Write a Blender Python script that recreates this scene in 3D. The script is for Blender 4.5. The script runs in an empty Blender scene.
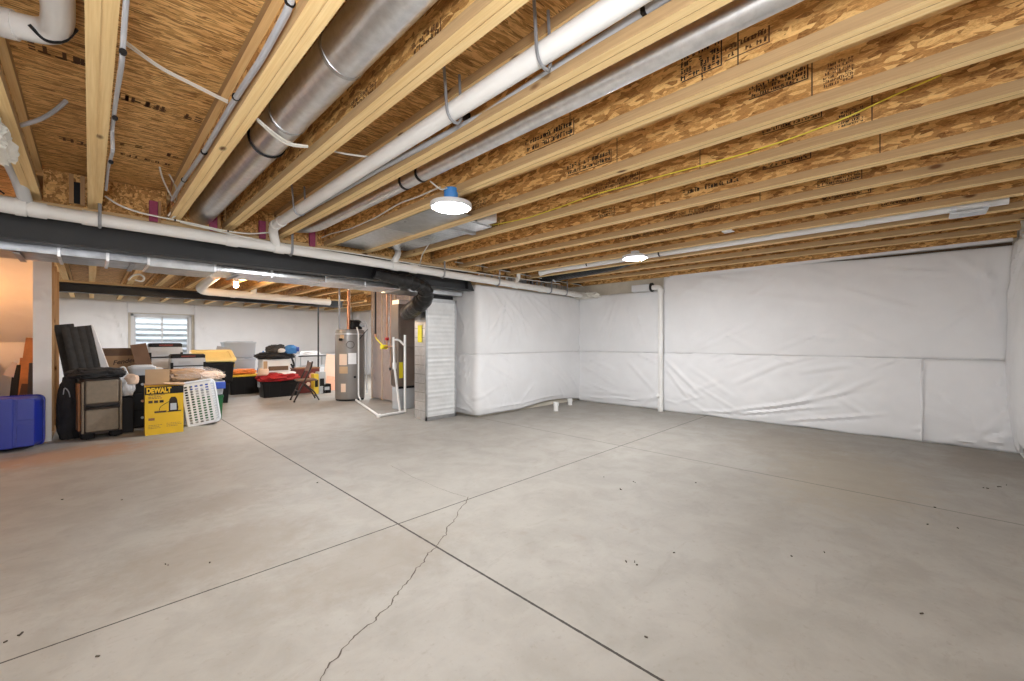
import bpy, bmesh, math, random
from mathutils import Vector, Matrix, noise

random.seed(7)
SC = bpy.context.scene
COL = SC.collection
PI = math.pi

# ------------------------------------------------------------------ camera
FPX, CX, CY, HC = 414.94, 512.0, 341.0, 1.3
CA, SA = 0.713045, 0.701118            # camera heading in the room's axes


def ray(px, py):
    r = (px - CX) / FPX
    return Vector((CA + SA * r, SA - CA * r, -(py - CY) / FPX))


def at(px, py, x=None, y=None, z=None):
    """world point seen at a pixel, on the plane x=, y= or z="""
    d = ray(px, py)
    if x is not None:
        t = x / d.x
    elif y is not None:
        t = y / d.y
    else:
        t = (z - HC) / d.z
    return d * t + Vector((0, 0, HC))


cam = bpy.data.cameras.new('camera')
cam.sensor_width = 36
cam.lens = FPX / 1024 * 36
cam.shift_y = 0.5 / 1024
cam.clip_start = 0.02
co = bpy.data.objects.new('camera', cam)
COL.objects.link(co)
co.location = (0, 0, HC)
co.rotation_euler = (PI / 2, 0, math.atan2(SA, CA) - PI / 2)
SC.camera = co
SC.view_settings.view_transform = 'Standard'
SC.view_settings.look = 'None'
SC.view_settings.gamma = 1
SC.view_settings.use_curve_mapping = False
SC.view_settings.exposure = 0.37


# ------------------------------------------------------------------ mesh builder
def frame_of(d):
    d = d.normalized()
    a = Vector((0, 0, 1)) if abs(d.z) < .9 else Vector((1, 0, 0))
    u = d.cross(a).normalized()
    return u, d.cross(u).normalized()


def rr(w, d, r, z, n=4, cx=0, cy=0):
    """rounded rectangle ring"""
    pts = []
    r = min(r, w / 2 - 1e-4, d / 2 - 1e-4)
    for k, (sx, sy) in enumerate(((1, 1), (-1, 1), (-1, -1), (1, -1))):
        for i in range(n + 1):
            a = k * PI / 2 + i / n * PI / 2
            pts.append(Vector((cx + sx * (w / 2 - r) + r * math.cos(a), cy + sy * (d / 2 - r) + r * math.sin(a), z)))
    return pts


class MB:
    def __init__(self):
        self.bm = bmesh.new()

    def faces(self, pts, quads):
        vs = [self.bm.verts.new(p) for p in pts]
        for q in quads:
            try:
                self.bm.faces.new([vs[i] for i in q])
            except ValueError:
                pass
        return self

    def box(self, x0, x1, y0, y1, z0, z1, M=None):
        p = [Vector((x, y, z)) for z in (z0, z1) for y in (y0, y1) for x in (x0, x1)]
        if M:
            p = [M @ q for q in p]
        return self.faces(p, [(0, 2, 3, 1), (4, 5, 7, 6), (0, 1, 5, 4), (2, 6, 7, 3), (0, 4, 6, 2), (1, 3, 7, 5)])

    def loft(self, rings, caps=True, closed=True, M=None):
        n = len(rings[0])
        V = [[self.bm.verts.new(M @ p if M else p) for p in r] for r in rings]
        for a, b in zip(V, V[1:]):
            for i in range(n if closed else n - 1):
                j = (i + 1) % n
                self.bm.faces.new((a[i], a[j], b[j], b[i]))
        if caps:
            self.bm.faces.new(V[0][::-1])
            self.bm.faces.new(V[-1])
        return self

    def cyl(self, p0, p1, r0, r1=None, seg=16, caps=True):
        p0, p1 = Vector(p0), Vector(p1)
        r1 = r0 if r1 is None else r1
        u, v = frame_of(p1 - p0)
        ring = lambda p, r: [p + (u * math.cos(2 * PI * i / seg) + v * math.sin(2 * PI * i / seg)) * r for i in range(seg)]
        return self.loft([ring(p0, r0), ring(p1, r1)], caps)

    def tube(self, pts, r, seg=10, fillet=0, fn=5, M=None, caps=True):
        pts = [Vector(p) for p in pts]
        if fillet:
            q = [pts[0]]
            for a, b, c in zip(pts, pts[1:], pts[2:]):
                f = min(fillet, (b - a).length * .49, (c - b).length * .49)
                s, e = b + (a - b).normalized() * f, b + (c - b).normalized() * f
                for i in range(fn + 1):
                    t = i / fn
                    q.append(s * (1 - t) ** 2 + b * 2 * t * (1 - t) + e * t * t)
            q.append(pts[-1])
            pts = q
        rad = r if isinstance(r, (list, tuple)) else [r] * len(pts)
        rings = []
        u = None
        for i, p in enumerate(pts):
            d = (pts[min(i + 1, len(pts) - 1)] - pts[max(i - 1, 0)]).normalized()
            if u is None:
                u, v = frame_of(d)
            else:
                u = (u - d * u.dot(d)).normalized()
                v = d.cross(u)
            rings.append([p + (u * math.cos(2 * PI * k / seg) + v * math.sin(2 * PI * k / seg)) * rad[i] for k in range(seg)])
        return self.loft(rings, caps, M=M)

    def lathe(self, prof, c=(0, 0, 0), seg=32, M=None):
        c = Vector(c)
        rings = [[c + Vector((r * math.cos(2 * PI * k / seg), r * math.sin(2 * PI * k / seg), z)) for k in range(seg)] for r, z in prof]
        return self.loft(rings, True, M=M)

    def prism(self, poly, d0, d1, axis='y', M=None):
        """extrude a 2D polygon: axis 'y' poly is (x,z), 'x' is (y,z), 'z' is (x,y)"""
        f = {'y': lambda a, b, t: Vector((a, t, b)), 'x': lambda a, b, t: Vector((t, a, b)), 'z': lambda a, b, t: Vector((a, b, t))}[axis]
        return self.loft([[f(a, b, d0) for a, b in poly], [f(a, b, d1) for a, b in poly]], True, M=M)

    def shell(self, rings, t, M=None):
        """open-topped vessel: outer rings bottom to top, wall thickness t"""
        ins = []
        for k, r in enumerate(rings[::-1]):
            c = sum(r, Vector()) / len(r)
            q = []
            for p in r:
                d = (p - c)
                d.z = 0
                q.append(p - d.normalized() * t)
            ins.append(q)
        for p in ins[-1]:
            p.z += t
        return self.loft(list(rings) + ins, True, M=M)

    def blob(self, c, size, seed=0, amp=.25, freq=1.6, sub=4, flat=.0, fold=.0, M=None):
        """soft heap: displaced ball with a flat base"""
        tmp = bmesh.new()
        bmesh.ops.create_icosphere(tmp, subdivisions=sub, radius=1)
        off = Vector((seed * 7.3, seed * 3.1, seed * 1.7))
        for v in tmp.verts:
            n = v.co.normalized()
            d = 1 + amp * noise.noise(n * freq + off) + amp * .5 * noise.noise(n * freq * 2.3 + off)
            if fold:
                d += fold * (abs(noise.noise(n * freq * 3.1 + off * 2)) - .25)
            p = n * d
            # squarer than a ball
            p = Vector([math.copysign(abs(q) ** .8, q) for q in p])
            p.z = max(p.z, -.72 + flat)
            v.co = p
        vs = {}
        for v in tmp.verts:
            q = Vector((c[0] + v.co.x * size[0] / 2, c[1] + v.co.y * size[1] / 2, c[2] + (v.co.z + .72 - flat) * size[2] / (1.72 - flat)))
            vs[v] = self.bm.verts.new(M @ q if M else q)
        for f in tmp.faces:
            self.bm.faces.new([vs[v] for v in f.verts])
        tmp.free()
        return self

    def build(self, name, m, parent=None, smooth=False, bevel=0, bseg=2, loc=None):
        me = bpy.data.meshes.new(name)
        bmesh.ops.recalc_face_normals(self.bm, faces=self.bm.faces[:])
        self.bm.to_mesh(me)
        self.bm.free()
        me.materials.append(m)
        if smooth:
            for p in me.polygons:
                p.use_smooth = True
            me.set_sharp_from_angle(angle=math.radians(38))
        o = bpy.data.objects.new(name, me)
        COL.objects.link(o)
        if parent is not None:
            o.parent = parent
        if loc is not None:
            o.location = loc
        if bevel:
            b = o.modifiers.new('edge', 'BEVEL')
            b.width = bevel
            b.segments = bseg
            b.limit_method = 'ANGLE'
            b.angle_limit = math.radians(40)
        return o


def tag(o, label=None, cat=None, group=None, kind=None):
    if label:
        o['label'] = label
    if cat:
        o['category'] = cat
    if group:
        o['group'] = group
    if kind:
        o['kind'] = kind
    return o


def thing(name, label, cat, loc=(0, 0, 0), rz=0, group=None):
    o = bpy.data.objects.new(name, None)
    o.empty_display_size = .1
    COL.objects.link(o)
    o.location = loc
    o.rotation_euler = (0, 0, rz)
    return tag(o, label, cat, group)


def struct(o):
    o['kind'] = 'structure'
    return o


def dup(root, loc, rz=0, label=None, group=None):
    r = root.copy()
    COL.objects.link(r)
    r.location = loc
    r.rotation_euler = (0, 0, rz)
    if label:
        r['label'] = label
    if group:
        r['group'] = group
    for ch in list(root.children):
        c = ch.copy()
        COL.objects.link(c)
        c.parent = r
        for g in list(ch.children):
            d = g.copy()
            COL.objects.link(d)
            d.parent = c
    return r


def text(body, size, m, parent, M, name='lettering', shear=0.0, width=1.0, extrude=.0008, bold=.0015):
    cu = bpy.data.curves.new(name, 'FONT')
    cu.body = body
    cu.size = size
    cu.shear = shear
    cu.extrude = extrude
    cu.align_x = 'CENTER'
    cu.align_y = 'CENTER'
    cu.offset = bold * size / .06
    cu.materials.append(m)
    tmp = bpy.data.objects.new(name, cu)
    COL.objects.link(tmp)
    me = bpy.data.meshes.new_from_object(tmp.evaluated_get(bpy.context.evaluated_depsgraph_get()))
    bpy.data.objects.remove(tmp)
    o = bpy.data.objects.new(name, me)
    COL.objects.link(o)
    o.parent = parent
    o.matrix_local = M @ Matrix.Diagonal((width, 1, 1, 1))
    return o


def T(x, y, z):
    return Matrix.Translation((x, y, z))


def R(deg, ax):
    return Matrix.Rotation(math.radians(deg), 4, ax)


# ------------------------------------------------------------------ materials
class NT:
    def __init__(self, name):
        self.m = bpy.data.materials.new(name)
        self.m.use_nodes = True
        self.t = self.m.node_tree
        self.b = self.t.nodes['Principled BSDF']

    def n(self, typ, ins=None, **kw):
        nd = self.t.nodes.new('ShaderNode' + typ)
        for k, v in kw.items():
            setattr(nd, k, v)
        for k, v in (ins or {}).items():
            self.set(nd.inputs[k], v)
        return nd

    def set(self, sock, v):
        if isinstance(v, bpy.types.NodeSocket):
            self.t.links.new(v, sock)
        elif isinstance(v, bpy.types.Node):
            self.t.links.new(v.outputs[0], sock)
        else:
            if hasattr(sock, 'default_value') and not isinstance(v, (int, float)) and len(v) == 3 and sock.type == 'RGBA':
                v = (*v, 1)
            sock.default_value = v

    def P(self, **kw):
        for k, v in kw.items():
            self.set(self.b.inputs[k.replace('_', ' ')], v)
        return self.m

    def coord(self, rand=True, scale=(1, 1, 1), which='Object', rot=(0, 0, 0)):
        tc = self.n('TexCoord')
        v = tc.outputs[which]
        if rand:
            oi = self.n('ObjectInfo')
            a = self.n('VectorMath', {0: (37.0, 23.0, 51.0)}, operation='SCALE')
            self.set(a.inputs['Scale'], oi.outputs['Random'])
            v = self.n('VectorMath', {0: v, 1: a.outputs[0]}, operation='ADD').outputs[0]
        return self.n('Mapping', {'Vector': v, 'Scale': scale, 'Rotation': rot}).outputs[0]

    def noise(self, vec, scale=5, detail=3, rough=.5, dist=0):
        return self.n('TexNoise', {'Vector': vec, 'Scale': scale, 'Detail': detail, 'Roughness': rough, 'Distortion': dist}).outputs['Fac']

    def ramp(self, fac, stops, interp='LINEAR'):
        r = self.n('ValToRGB', {'Fac': fac})
        r.color_ramp.interpolation = interp
        el = r.color_ramp.elements
        while len(el) < len(stops):
            el.new(.5)
        for e, (p, c) in zip(el, stops):
            e.position = p
            e.color = (*c, 1) if len(c) == 3 else c
        return r.outputs['Color']

    def mix(self, fac, a, b, mode='MIX'):
        m = self.n('Mix', data_type='RGBA', blend_type=mode)
        self.set(m.inputs['Factor'], fac)
        self.set(m.inputs[6], a)
        self.set(m.inputs[7], b)
        return m.outputs[2]

    def math(self, op, a, b=0.0, c=0.0):
        m = self.n('Math', operation=op)
        self.set(m.inputs[0], a)
        self.set(m.inputs[1], b)
        self.set(m.inputs[2], c)
        return m.outputs[0]

    def bump(self, h, strength=.3, dist=.01):
        bp = self.n('Bump', {'Height': h, 'Strength': strength, 'Distance': dist})
        self.set(self.b.inputs['Normal'], bp.outputs[0])


def plain(name, col, rough=.5, metal=0, var=.12, scale=8, bump=0, bscale=60, spec=None, coat=0, dist=.004):
    n = NT(name)
    v = n.coord()
    f = n.noise(v, scale, 4, .6)
    lo = tuple(c * (1 - var) for c in col)
    hi = tuple(min(1, c * (1 + var)) for c in col)
    n.P(Base_Color=n.ramp(f, [(.3, lo), (.7, hi)]), Roughness=rough, Metallic=metal)
    if spec is not None:
        n.P(Specular_IOR_Level=spec)
    if coat:
        n.P(Coat_Weight=coat)
    if bump:
        n.bump(n.noise(v, bscale, 3, .6), bump, dist)
    return n.m


def lumber(name, axis=1, lo=(.62, .40, .19), hi=(.86, .64, .36), warm=1):
    n = NT(name)
    s = [14, 14, 14]
    s[axis] = .55
    v = n.coord(scale=s)
    g = n.noise(v, 2.2, 5, .62, .6)
    s2 = [90, 90, 90]
    s2[axis] = 2.0
    v2 = n.coord(scale=s2)
    g2 = n.noise(v2, 1.5, 2, .5)
    c = n.ramp(g, [(.28, lo), (.5, tuple((a + b) / 2 for a, b in zip(lo, hi))), (.72, hi)])
    c = n.mix(n.ramp(g2, [(.35, (0, 0, 0)), (.7, (1, 1, 1))]), c, tuple(k * .78 for k in hi), 'MULTIPLY') if False else n.mix(.35, c, n.ramp(g2, [(.3, tuple(k * .8 for k in lo)), (.7, hi)]))
    # knots
    s3 = [5, 5, 5]
    s3[axis] = 2.2
    vk = n.n('TexVoronoi', {'Vector': n.coord(scale=s3), 'Scale': 1.0})
    k = n.ramp(vk.outputs['Distance'], [(.05, (1, 1, 1)), (.11, (0, 0, 0))])
    c = n.mix(k, c, (.16, .075, .03))
    # board to board tone
    oi = n.n('ObjectInfo')
    hs = n.n('HueSaturation', {'Color': c, 'Saturation': 1.0})
    n.set(hs.inputs['Value'], n.math('MULTIPLY_ADD', oi.outputs['Random'], .18, .91))
    n.P(Base_Color=hs.outputs[0], Roughness=.7, Specular_IOR_Level=.25)
    n.bump(g2, .12, .002)
    return n.m


def osb(name, stretch=(5, 22, 22), rot=(0, 0, 0), dark=(.14, .065, .02), mid=(.36, .19, .07), light=(.60, .37, .16), jit=.45):
    """strand board: three layers of long flakes, each flake with its own tone and grain"""
    n = NT(name)
    tc = n.coord(rot=rot)
    wob = n.n('TexNoise', {'Vector': tc, 'Scale': 5.0, 'Detail': 2})
    w2 = n.n('VectorMath', {0: wob.outputs['Color'], 1: (.5, .5, .5)}, operation='SUBTRACT')
    w3 = n.n('VectorMath', {0: w2.outputs[0], 1: (.03, .03, .03)}, operation='MULTIPLY')
    p = n.n('VectorMath', {0: tc, 1: w3.outputs[0]}, operation='ADD').outputs[0]

    def layer(angle, k, off):
        sc = tuple(q * k for q in stretch)
        mp = n.n('Mapping', {'Vector': p, 'Rotation': angle, 'Scale': sc, 'Location': off}).outputs[0]
        vo = n.n('TexVoronoi', {'Vector': mp, 'Scale': 1.0, 'Randomness': 1.0})
        sep = n.n('SeparateColor', {'Color': vo.outputs['Color']})
        g = n.noise(n.n('Mapping', {'Vector': mp, 'Scale': (.35, 2.6, 2.6)}).outputs[0], 2.2, 3, .65)
        return sep.outputs[0], sep.outputs[1], g

    L = [layer((.35 * jit, .12 * jit, .2 * jit), 1.0, (0, 0, 0)), layer((-.8 * jit, -.3 * jit, -1.0 * jit), 1.25, (5, 2, 9)), layer((1.0 * jit, .3 * jit, 1.0 * jit), 1.6, (1, 7, 3)), layer((-.2 * jit, .1 * jit, -.35 * jit), 2.1, (11, 3, 8))]
    val, gr = L[0][0], L[0][2]
    for k, th in ((1, .50), (2, .62), (3, .74)):
        sel = n.math('GREATER_THAN', L[k][1], th)
        for which in (0, 2):
            m = n.n('Mix', data_type='FLOAT')
            n.set(m.inputs[0], sel)
            n.set(m.inputs[2], val if which == 0 else gr)
            n.set(m.inputs[3], L[k][which])
            if which == 0:
                nv = m.outputs[0]
            else:
                ng = m.outputs[0]
        val, gr = nv, ng
    f = n.math('MULTIPLY_ADD', n.math('SUBTRACT', gr, .5), .75, n.math('MULTIPLY_ADD', val, .62, .19))
    c = n.ramp(f, [(.12, dark), (.30, tuple(k * .72 for k in mid)), (.50, mid), (.70, light), (.9, tuple(min(1, k * 1.15) for k in light))])
    n.P(Base_Color=c, Roughness=.6, Specular_IOR_Level=.3)
    n.bump(f, .2, .003)
    return n.m


M = {}
M['lum_y'] = lumber('spruce_lumber', 1)
M['lum_x'] = lumber('spruce_lumber_crosswise', 0)
M['lum_z'] = lumber('spruce_lumber_upright', 2, lo=(.46, .26, .12), hi=(.66, .43, .22))
M['lvl_face_shaded'] = lumber('flange_veneer_face_shaded', 1, (.43, .275, .135), (.57, .385, .20))  # veneer sides, darkened further: their shade is put into the colour
M['lvl_edge_lit'] = lumber('flange_laminated_edge_lit', 1, (.85, .56, .24), (.98, .75, .40))  # laminated bottoms, made paler: light from below is put into the colour
M['osb_web'] = osb('strand_board_web', (27, 8.5, 27), dark=(.22, .09, .022), mid=(.58, .30, .095), light=(.82, .52, .20), jit=1.0)
M['osb_deck'] = osb('strand_board_deck', (9, 60, 60), rot=(0, 0, .10), dark=(.20, .075, .018), mid=(.66, .36, .12), light=(.90, .58, .24), jit=.34)
M['blanket'] = plain('white_blanket', (.82, .82, .83), .5, 0, .03, 2, .12, 90, .35)
M['blanket_hem'] = plain('blanket_hem_tape', (.76, .76, .77), .5, 0, .04, 4)
M['concrete_wall'] = plain('beige_concrete', (.60, .55, .46), .8, 0, .08, 5, .2, 50)
M['drywall'] = plain('raw_drywall', (.84, .825, .80), .8, 0, .04, 3, .05, 80)
M['pvc'] = plain('white_pvc', (.83, .82, .80), .33, 0, .04, 4)
M['duct_white'] = plain('white_faced_duct', (.76, .77, .77), .38, .25, .06, 9)
M['well'] = plain('pale_corrugated_steel', (.70, .72, .74), .5, 0, .06, 9)
M['amber'] = plain('amber_print', (.90, .56, .015), .5, 0, .05, 6)
M['pvc_grey'] = plain('grey_pvc', (.62, .62, .62), .4, 0, .05, 4)
M['foam_white'] = plain('white_spray_foam', (.78, .76, .70), .8, 0, .08, 12, .6, 30, dist=.02)
M['galv'] = plain('galvanised_steel', (.80, .81, .83), .33, 1, .10, 22, .05, 12)
M['galv_dull'] = plain('dull_galvanised_steel', (.52, .53, .54), .42, 1, .14, 9)
M['galv_dull2'] = plain('weathered_galvanised_steel', (.36, .375, .40), .34, 1, .3, 7)
M['foil'] = plain('crumpled_foil', (.72, .74, .76), .24, 1, .08, 12, .5, 14)
M['steel'] = plain('charcoal_painted_steel', (.016, .0175, .020), .48, 0, .15, 6, .05, 40)
M['steel_edge'] = plain('worn_steel_edge', (.10, .105, .11), .5, 0, .2, 9)
M['black'] = plain('black_plastic', (.008, .008, .009), .45, 0, .2, 6, spec=.25)
M['black_wrap'] = plain('black_wrap_film', (.007, .007, .008), .3, 0, .2, 8, .8, 22, dist=.02)
M['black_cloth'] = plain('black_cloth', (.016, .016, .018), .85, 0, .3, 9, .6, 26, dist=.02)
M['grey_cloth'] = plain('charcoal_fabric', (.050, .048, .046), .9, 0, .18, 18, .25, 160)
M['tan_fabric'] = plain('tan_luggage_fabric', (.235, .19, .14), .85, 0, .10, 22, .25, 220)
M['brown_trim'] = plain('dark_brown_trim', (.035, .022, .016), .6, 0, .2, 12)
M['cardboard'] = plain('cardboard', (.40, .245, .130), .8, 0, .07, 5, .1, 40)
M['cardboard_pale'] = plain('pale_cardboard', (.50, .34, .20), .8, 0, .07, 5)
M['cardboard_dark'] = plain('dark_cardboard', (.15, .085, .05), .8, 0, .12, 5)
M['yellow_card'] = plain('yellow_printed_card', (.84, .52, .012), .5, 0, .05, 4)
M['yellow'] = plain('yellow_plastic', (.78, .55, .05), .4, 0, .05, 4)
M['yellow_lid'] = plain('pale_yellow_plastic', (.84, .68, .28), .4, 0, .05, 4)
M['yellow_paint'] = plain('bright_yellow', (.80, .68, .02), .5, 0, .05, 4)
M['blue_tote'] = plain('royal_blue_plastic', (.014, .032, .33), .35, 0, .06, 3)
M['blue'] = plain('mid_blue_plastic', (.05, .22, .55), .5, 0, .12, 6)
M['blue_box'] = plain('blue_electrical_plastic', (.05, .24, .62), .5, 0, .05, 6)
M['blue_label'] = plain('blue_label_band', (.03, .08, .42), .5, 0, .08, 6)
M['green'] = plain('dark_green_plastic', (.012, .11, .035), .4, 0, .1, 4)
M['red_cloth'] = plain('red_cloth', (.42, .018, .02), .75, 0, .25, 9, .5, 24, dist=.02)
M['dark_red'] = plain('dark_red_board', (.15, .025, .02), .6, 0, .2, 6)
M['orange_cloth'] = plain('orange_cloth', (.80, .24, .05), .8, 0, .2, 8, .4, 24, dist=.02)
M['white_plastic'] = plain('white_plastic', (.70, .71, .73), .4, 0, .04, 4)
M['white_print'] = plain('white_print', (.8, .8, .8), .5, 0, .05, 6)
M['grey_plastic'] = plain('grey_plastic', (.42, .44, .46), .45, 0, .08, 5)
M['grey_heap'] = plain('grey_tarpaulin', (.40, .40, .39), .6, 0, .2, 8, .5, 20, dist=.02)
M['peach_board'] = plain('peach_board', (.74, .56, .43), .6, 0, .06, 3)
M['salmon'] = plain('salmon_print', (.80, .42, .28), .6, 0, .15, 9)
M['tank'] = plain('grey_enamel', (.20, .185, .17), .38, 0, .05, 3)
M['furnace'] = plain('taupe_enamel', (.20, .165, .14), .32, .6, .1, 3)
M['copper'] = plain('copper_pipe', (.48, .24, .14), .4, .8, .2, 9)
M['pink'] = plain('pink_coating', (.40, .075, .17), .7, 0, .18, 20)
M['batt'] = plain('pink_brown_fibreglass', (.31, .185, .135), .9, 0, .22, 9, .6, 40, dist=.02)
M['chair_brown'] = plain('dark_brown_enamel', (.030, .016, .012), .45, 0, .15, 8)
M['chair_seat'] = plain('brown_vinyl', (.16, .090, .055), .5, 0, .12, 8)
M['cable'] = plain('white_cable_sheath', (.74, .72, .66), .45, 0, .05, 9)
M['cable_grey'] = plain('grey_conduit', (.44, .45, .48), .4, 0, .05, 9)
M['cable_yellow'] = plain('yellow_cable_sheath', (.86, .74, .07), .45, 0, .05, 9)
M['strap'] = plain('grey_strap', (.30, .31, .33), .4, .3, .1, 9)
M['ink'] = plain('black_ink', (.030, .020, .014), .8, 0, .3, 60)
M['ink_brown'] = plain('brown_ink', (.13, .062, .026), .8, 0, .3, 60)
M['dirt'] = plain('dark_grit', (.06, .045, .032), .9, 0, .3, 60)
M['crack'] = plain('crack_shadow_dirt', (.09, .07, .055), .95, 0, .2, 30)
M['sill_wood'] = plain('dark_treated_wood', (.09, .055, .03), .85, 0, .25, 12, .2, 40)
M['tan_wood'] = plain('stained_wood', (.30, .13, .05), .5, 0, .25, 7)
M['dark_wood'] = plain('dark_stained_wood', (.06, .026, .014), .5, 0, .25, 7)
M['lid_clear'] = plain('frosted_plastic', (.58, .62, .66), .3, 0, .1, 6)


def glassy(name, col, alpha, rough=.15):
    n = NT(name)
    n.P(Base_Color=col, Roughness=rough, Alpha=alpha)
    return n.m


M['frosted'] = glassy('translucent_plastic', (.62, .66, .70), .72, .3)
M['poly'] = glassy('clear_poly_sheet', (.80, .76, .74), .22, .12)
M['bag_clear'] = glassy('clear_bag_film', (.85, .85, .86), .18, .12)
n = NT('window_glass')
n.P(Base_Color=(.95, .97, 1), Roughness=.02, Transmission_Weight=1.0, IOR=1.05)
M['glass'] = n.m


def emit(name, col, s):
    n = NT(name)
    n.P(Base_Color=(.9, .9, .9), Emission_Color=col, Emission_Strength=s)
    return n.m


M['led'] = emit('led_lens', (.94, .968, 1.0), 330)
M['bulb'] = emit('warm_bulb', (1.0, .66, .36), 800)
M['bulb_warm'] = emit('assumed_closet_bulb', (1.0, .43, .13), 250)

# floor: concrete slab with saw-cut joints and dirt
n = NT('concrete_floor')
tc = n.n('TexCoord').outputs['Object']
f1 = n.noise(tc, .55, 4, .6)
f2 = n.noise(tc, 3.2, 6, .65, .4)
f3 = n.noise(tc, 26, 4, .7)
swirl = n.noise(n.n('Mapping', {'Vector': tc, 'Scale': (1, 3.5, 1), 'Rotation': (0, 0, .7)}).outputs[0], 2.2, 5, .7, 1.2)
c = n.ramp(f1, [(.3, (.300, .278, .247)), (.7, (.347, .325, .293))])
c = n.mix(n.ramp(f2, [(.36, (.75, .75, .75)), (.60, (0, 0, 0))]), c, (.262, .242, .213))
c = n.mix(n.ramp(swirl, [(.58, (0, 0, 0)), (.80, (.45, .45, .45))]), c, (.20, .172, .142))
c = n.mix(n.ramp(f3, [(.58, (0, 0, 0)), (.80, (.5, .5, .5))]), c, (.20, .165, .13))
spots = n.noise(tc, 9, 2, .5)
patch = n.noise(tc, .9, 2, .5)
sm = n.math('MULTIPLY', n.ramp(spots, [(.60, (0, 0, 0)), (.74, (1, 1, 1))]), n.ramp(patch, [(.50, (0, 0, 0)), (.68, (.55, .55, .55))]))
c = n.mix(sm, c, (.25, .20, .16))
sep = n.n('SeparateXYZ', {'Vector': tc})


def spot(cx, cy, rx, ry, col, amt, ns=6.0):
    global c
    dx = n.math('DIVIDE', n.math('SUBTRACT', sep.outputs[0], cx), rx)
    dy = n.math('DIVIDE', n.math('SUBTRACT', sep.outputs[1], cy), ry)
    d = n.math('SQRT', n.math('ADD', n.math('MULTIPLY', dx, dx), n.math('MULTIPLY', dy, dy)))
    d = n.math('ADD', d, n.math('MULTIPLY', n.math('SUBTRACT', n.noise(tc, ns, 5, .7), .5), 1.6))
    c = n.mix(n.ramp(d, [(.45, (amt, amt, amt)), (1.0, (0, 0, 0))]), c, col)


spot(-.2, 6.95, .95, .55, (.34, .20, .12), .75)
spot(6.75, -.45, 1.0, .42, (.20, .16, .12), .5, 3.0)
spot(5.1, .5, 1.5, .7, (.30, .25, .18), .5)
spot(.55, 3.1, .8, .5, (.22, .18, .14), .42, 9)
spot(.75, 4.0, .55, .35, (.20, .165, .13), .42, 14)
spot(1.2, 2.3, .8, .4, (.22, .18, .14), .38, 9)
spot(6.2, 1.2, 1.1, .8, (.24, .195, .14), .35, 5)
mask = 0.0
for ax, pos, wdt, amt in ((0, 1.535, .006, 1.0), (1, 2.645, .0048, .95), (0, 4.62, .0065, .6)):
    d = n.math('ABSOLUTE', n.math('SUBTRACT', sep.outputs[ax], pos))
    wv = n.math('MULTIPLY_ADD', f3, wdt * 1.2, wdt * .5)
    k = n.math('MULTIPLY', n.math('LESS_THAN', d, wv), amt)
    mask = n.math('MAXIMUM', mask, k)
c = n.mix(mask, c, (.032, .025, .019))
n.P(Base_Color=c, Roughness=.58, Specular_IOR_Level=.32)
n.bump(n.math('SUBTRACT', n.math('MULTIPLY_ADD', f2, .5, f3), n.math('MULTIPLY', mask, 2.0)), .12, .004)
M['floor'] = n.m

# ------------------------------------------------------------------ room shell
X0, X1, Y0, Y1, ZJ, ZS = -1.75, 7.58, -.82, 16.6, 2.5, 2.8
struct(MB().box(X0 - .2, X1 + .3, Y0 - .2, Y1 + .3, -.15, 0).build('floor', M['floor']))
fl = bpy.data.objects['floor']
struct(MB().box(X0 - .2, X1 + .3, Y0 - .2, Y1 + .3, ZS, ZS + .025).build('ceiling', M['osb_deck']))
struct(MB().box(X1, X1 + .2, Y0 - .2, Y1 + .2, 0, ZS).build('wall_right', M['concrete_wall']))
struct(MB().box(X0 - .2, X0, Y0 - .2, Y1 + .2, 0, ZS).build('wall_left', M['drywall']))
struct(MB().box(X0, X1, Y0 - .2, Y0, 0, ZS).build('wall_front', M['drywall']))
WX0, WX1, WZ0, WZ1 = .84, 2.28, .72, 2.12
b = MB()
b.box(X0, WX0, Y1, Y1 + .25, 0, ZS).box(WX1, X1, Y1, Y1 + .25, 0, ZS)
b.box(WX0, WX1, Y1, Y1 + .25, 0, WZ0).box(WX0, WX1, Y1, Y1 + .25, WZ1, ZS)
struct(b.build('wall_back', M['concrete_wall']))
# foundation block that holds the mechanical corner
struct(MB().box(4.64, X1, 5.38, 8.95, 0, 2.27).build('wall_middle', M['concrete_wall']))

# saw cut crack in the slab
pix = [(318, 690), (323, 676), (330, 664), (341, 652), (348, 643), (357, 634), (372, 623), (381, 613), (391, 605), (395, 597), (402, 588), (411, 579), (417, 568), (424, 562), (428, 553), (436, 548), (440, 540), (446, 535), (447, 527), (455, 520), (459, 510), (466, 503), (468, 497)]
P_ = [at(px, py, z=0) for px, py in pix]
fine = []
for a, b2 in zip(P_, P_[1:]):
    for i in range(4):
        q = a.lerp(b2, i / 4)
        fine.append(q + Vector((random.uniform(-1, 1), random.uniform(-1, 1), 0)) * .007)
fine.append(P_[-1])


def ribbon(pts, w, z):
    mb = MB()
    L, Rr = [], []
    for i, p in enumerate(pts):
        d = (pts[min(i + 1, len(pts) - 1)] - pts[max(i - 1, 0)]).normalized()
        s = Vector((-d.y, d.x, 0)) * w * random.uniform(.5, 1.3)
        L.append(Vector((p.x + s.x, p.y + s.y, z)))
        Rr.append(Vector((p.x - s.x, p.y - s.y, z)))
    k = len(pts)
    mb.faces(L + Rr, [(i, i + 1, k + i + 1, k + i) for i in range(k - 1)])
    return mb


ribbon(fine, .0032, .0012).build('crack', M['crack'], fl)
pix2 = [(391, 466), (400, 470), (412, 477), (425, 482), (438, 488), (452, 493), (466, 497)]
ribbon([at(a, b2, z=0) for a, b2 in pix2], .0016, .0012).build('crack', M['crack'], fl)

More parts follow.
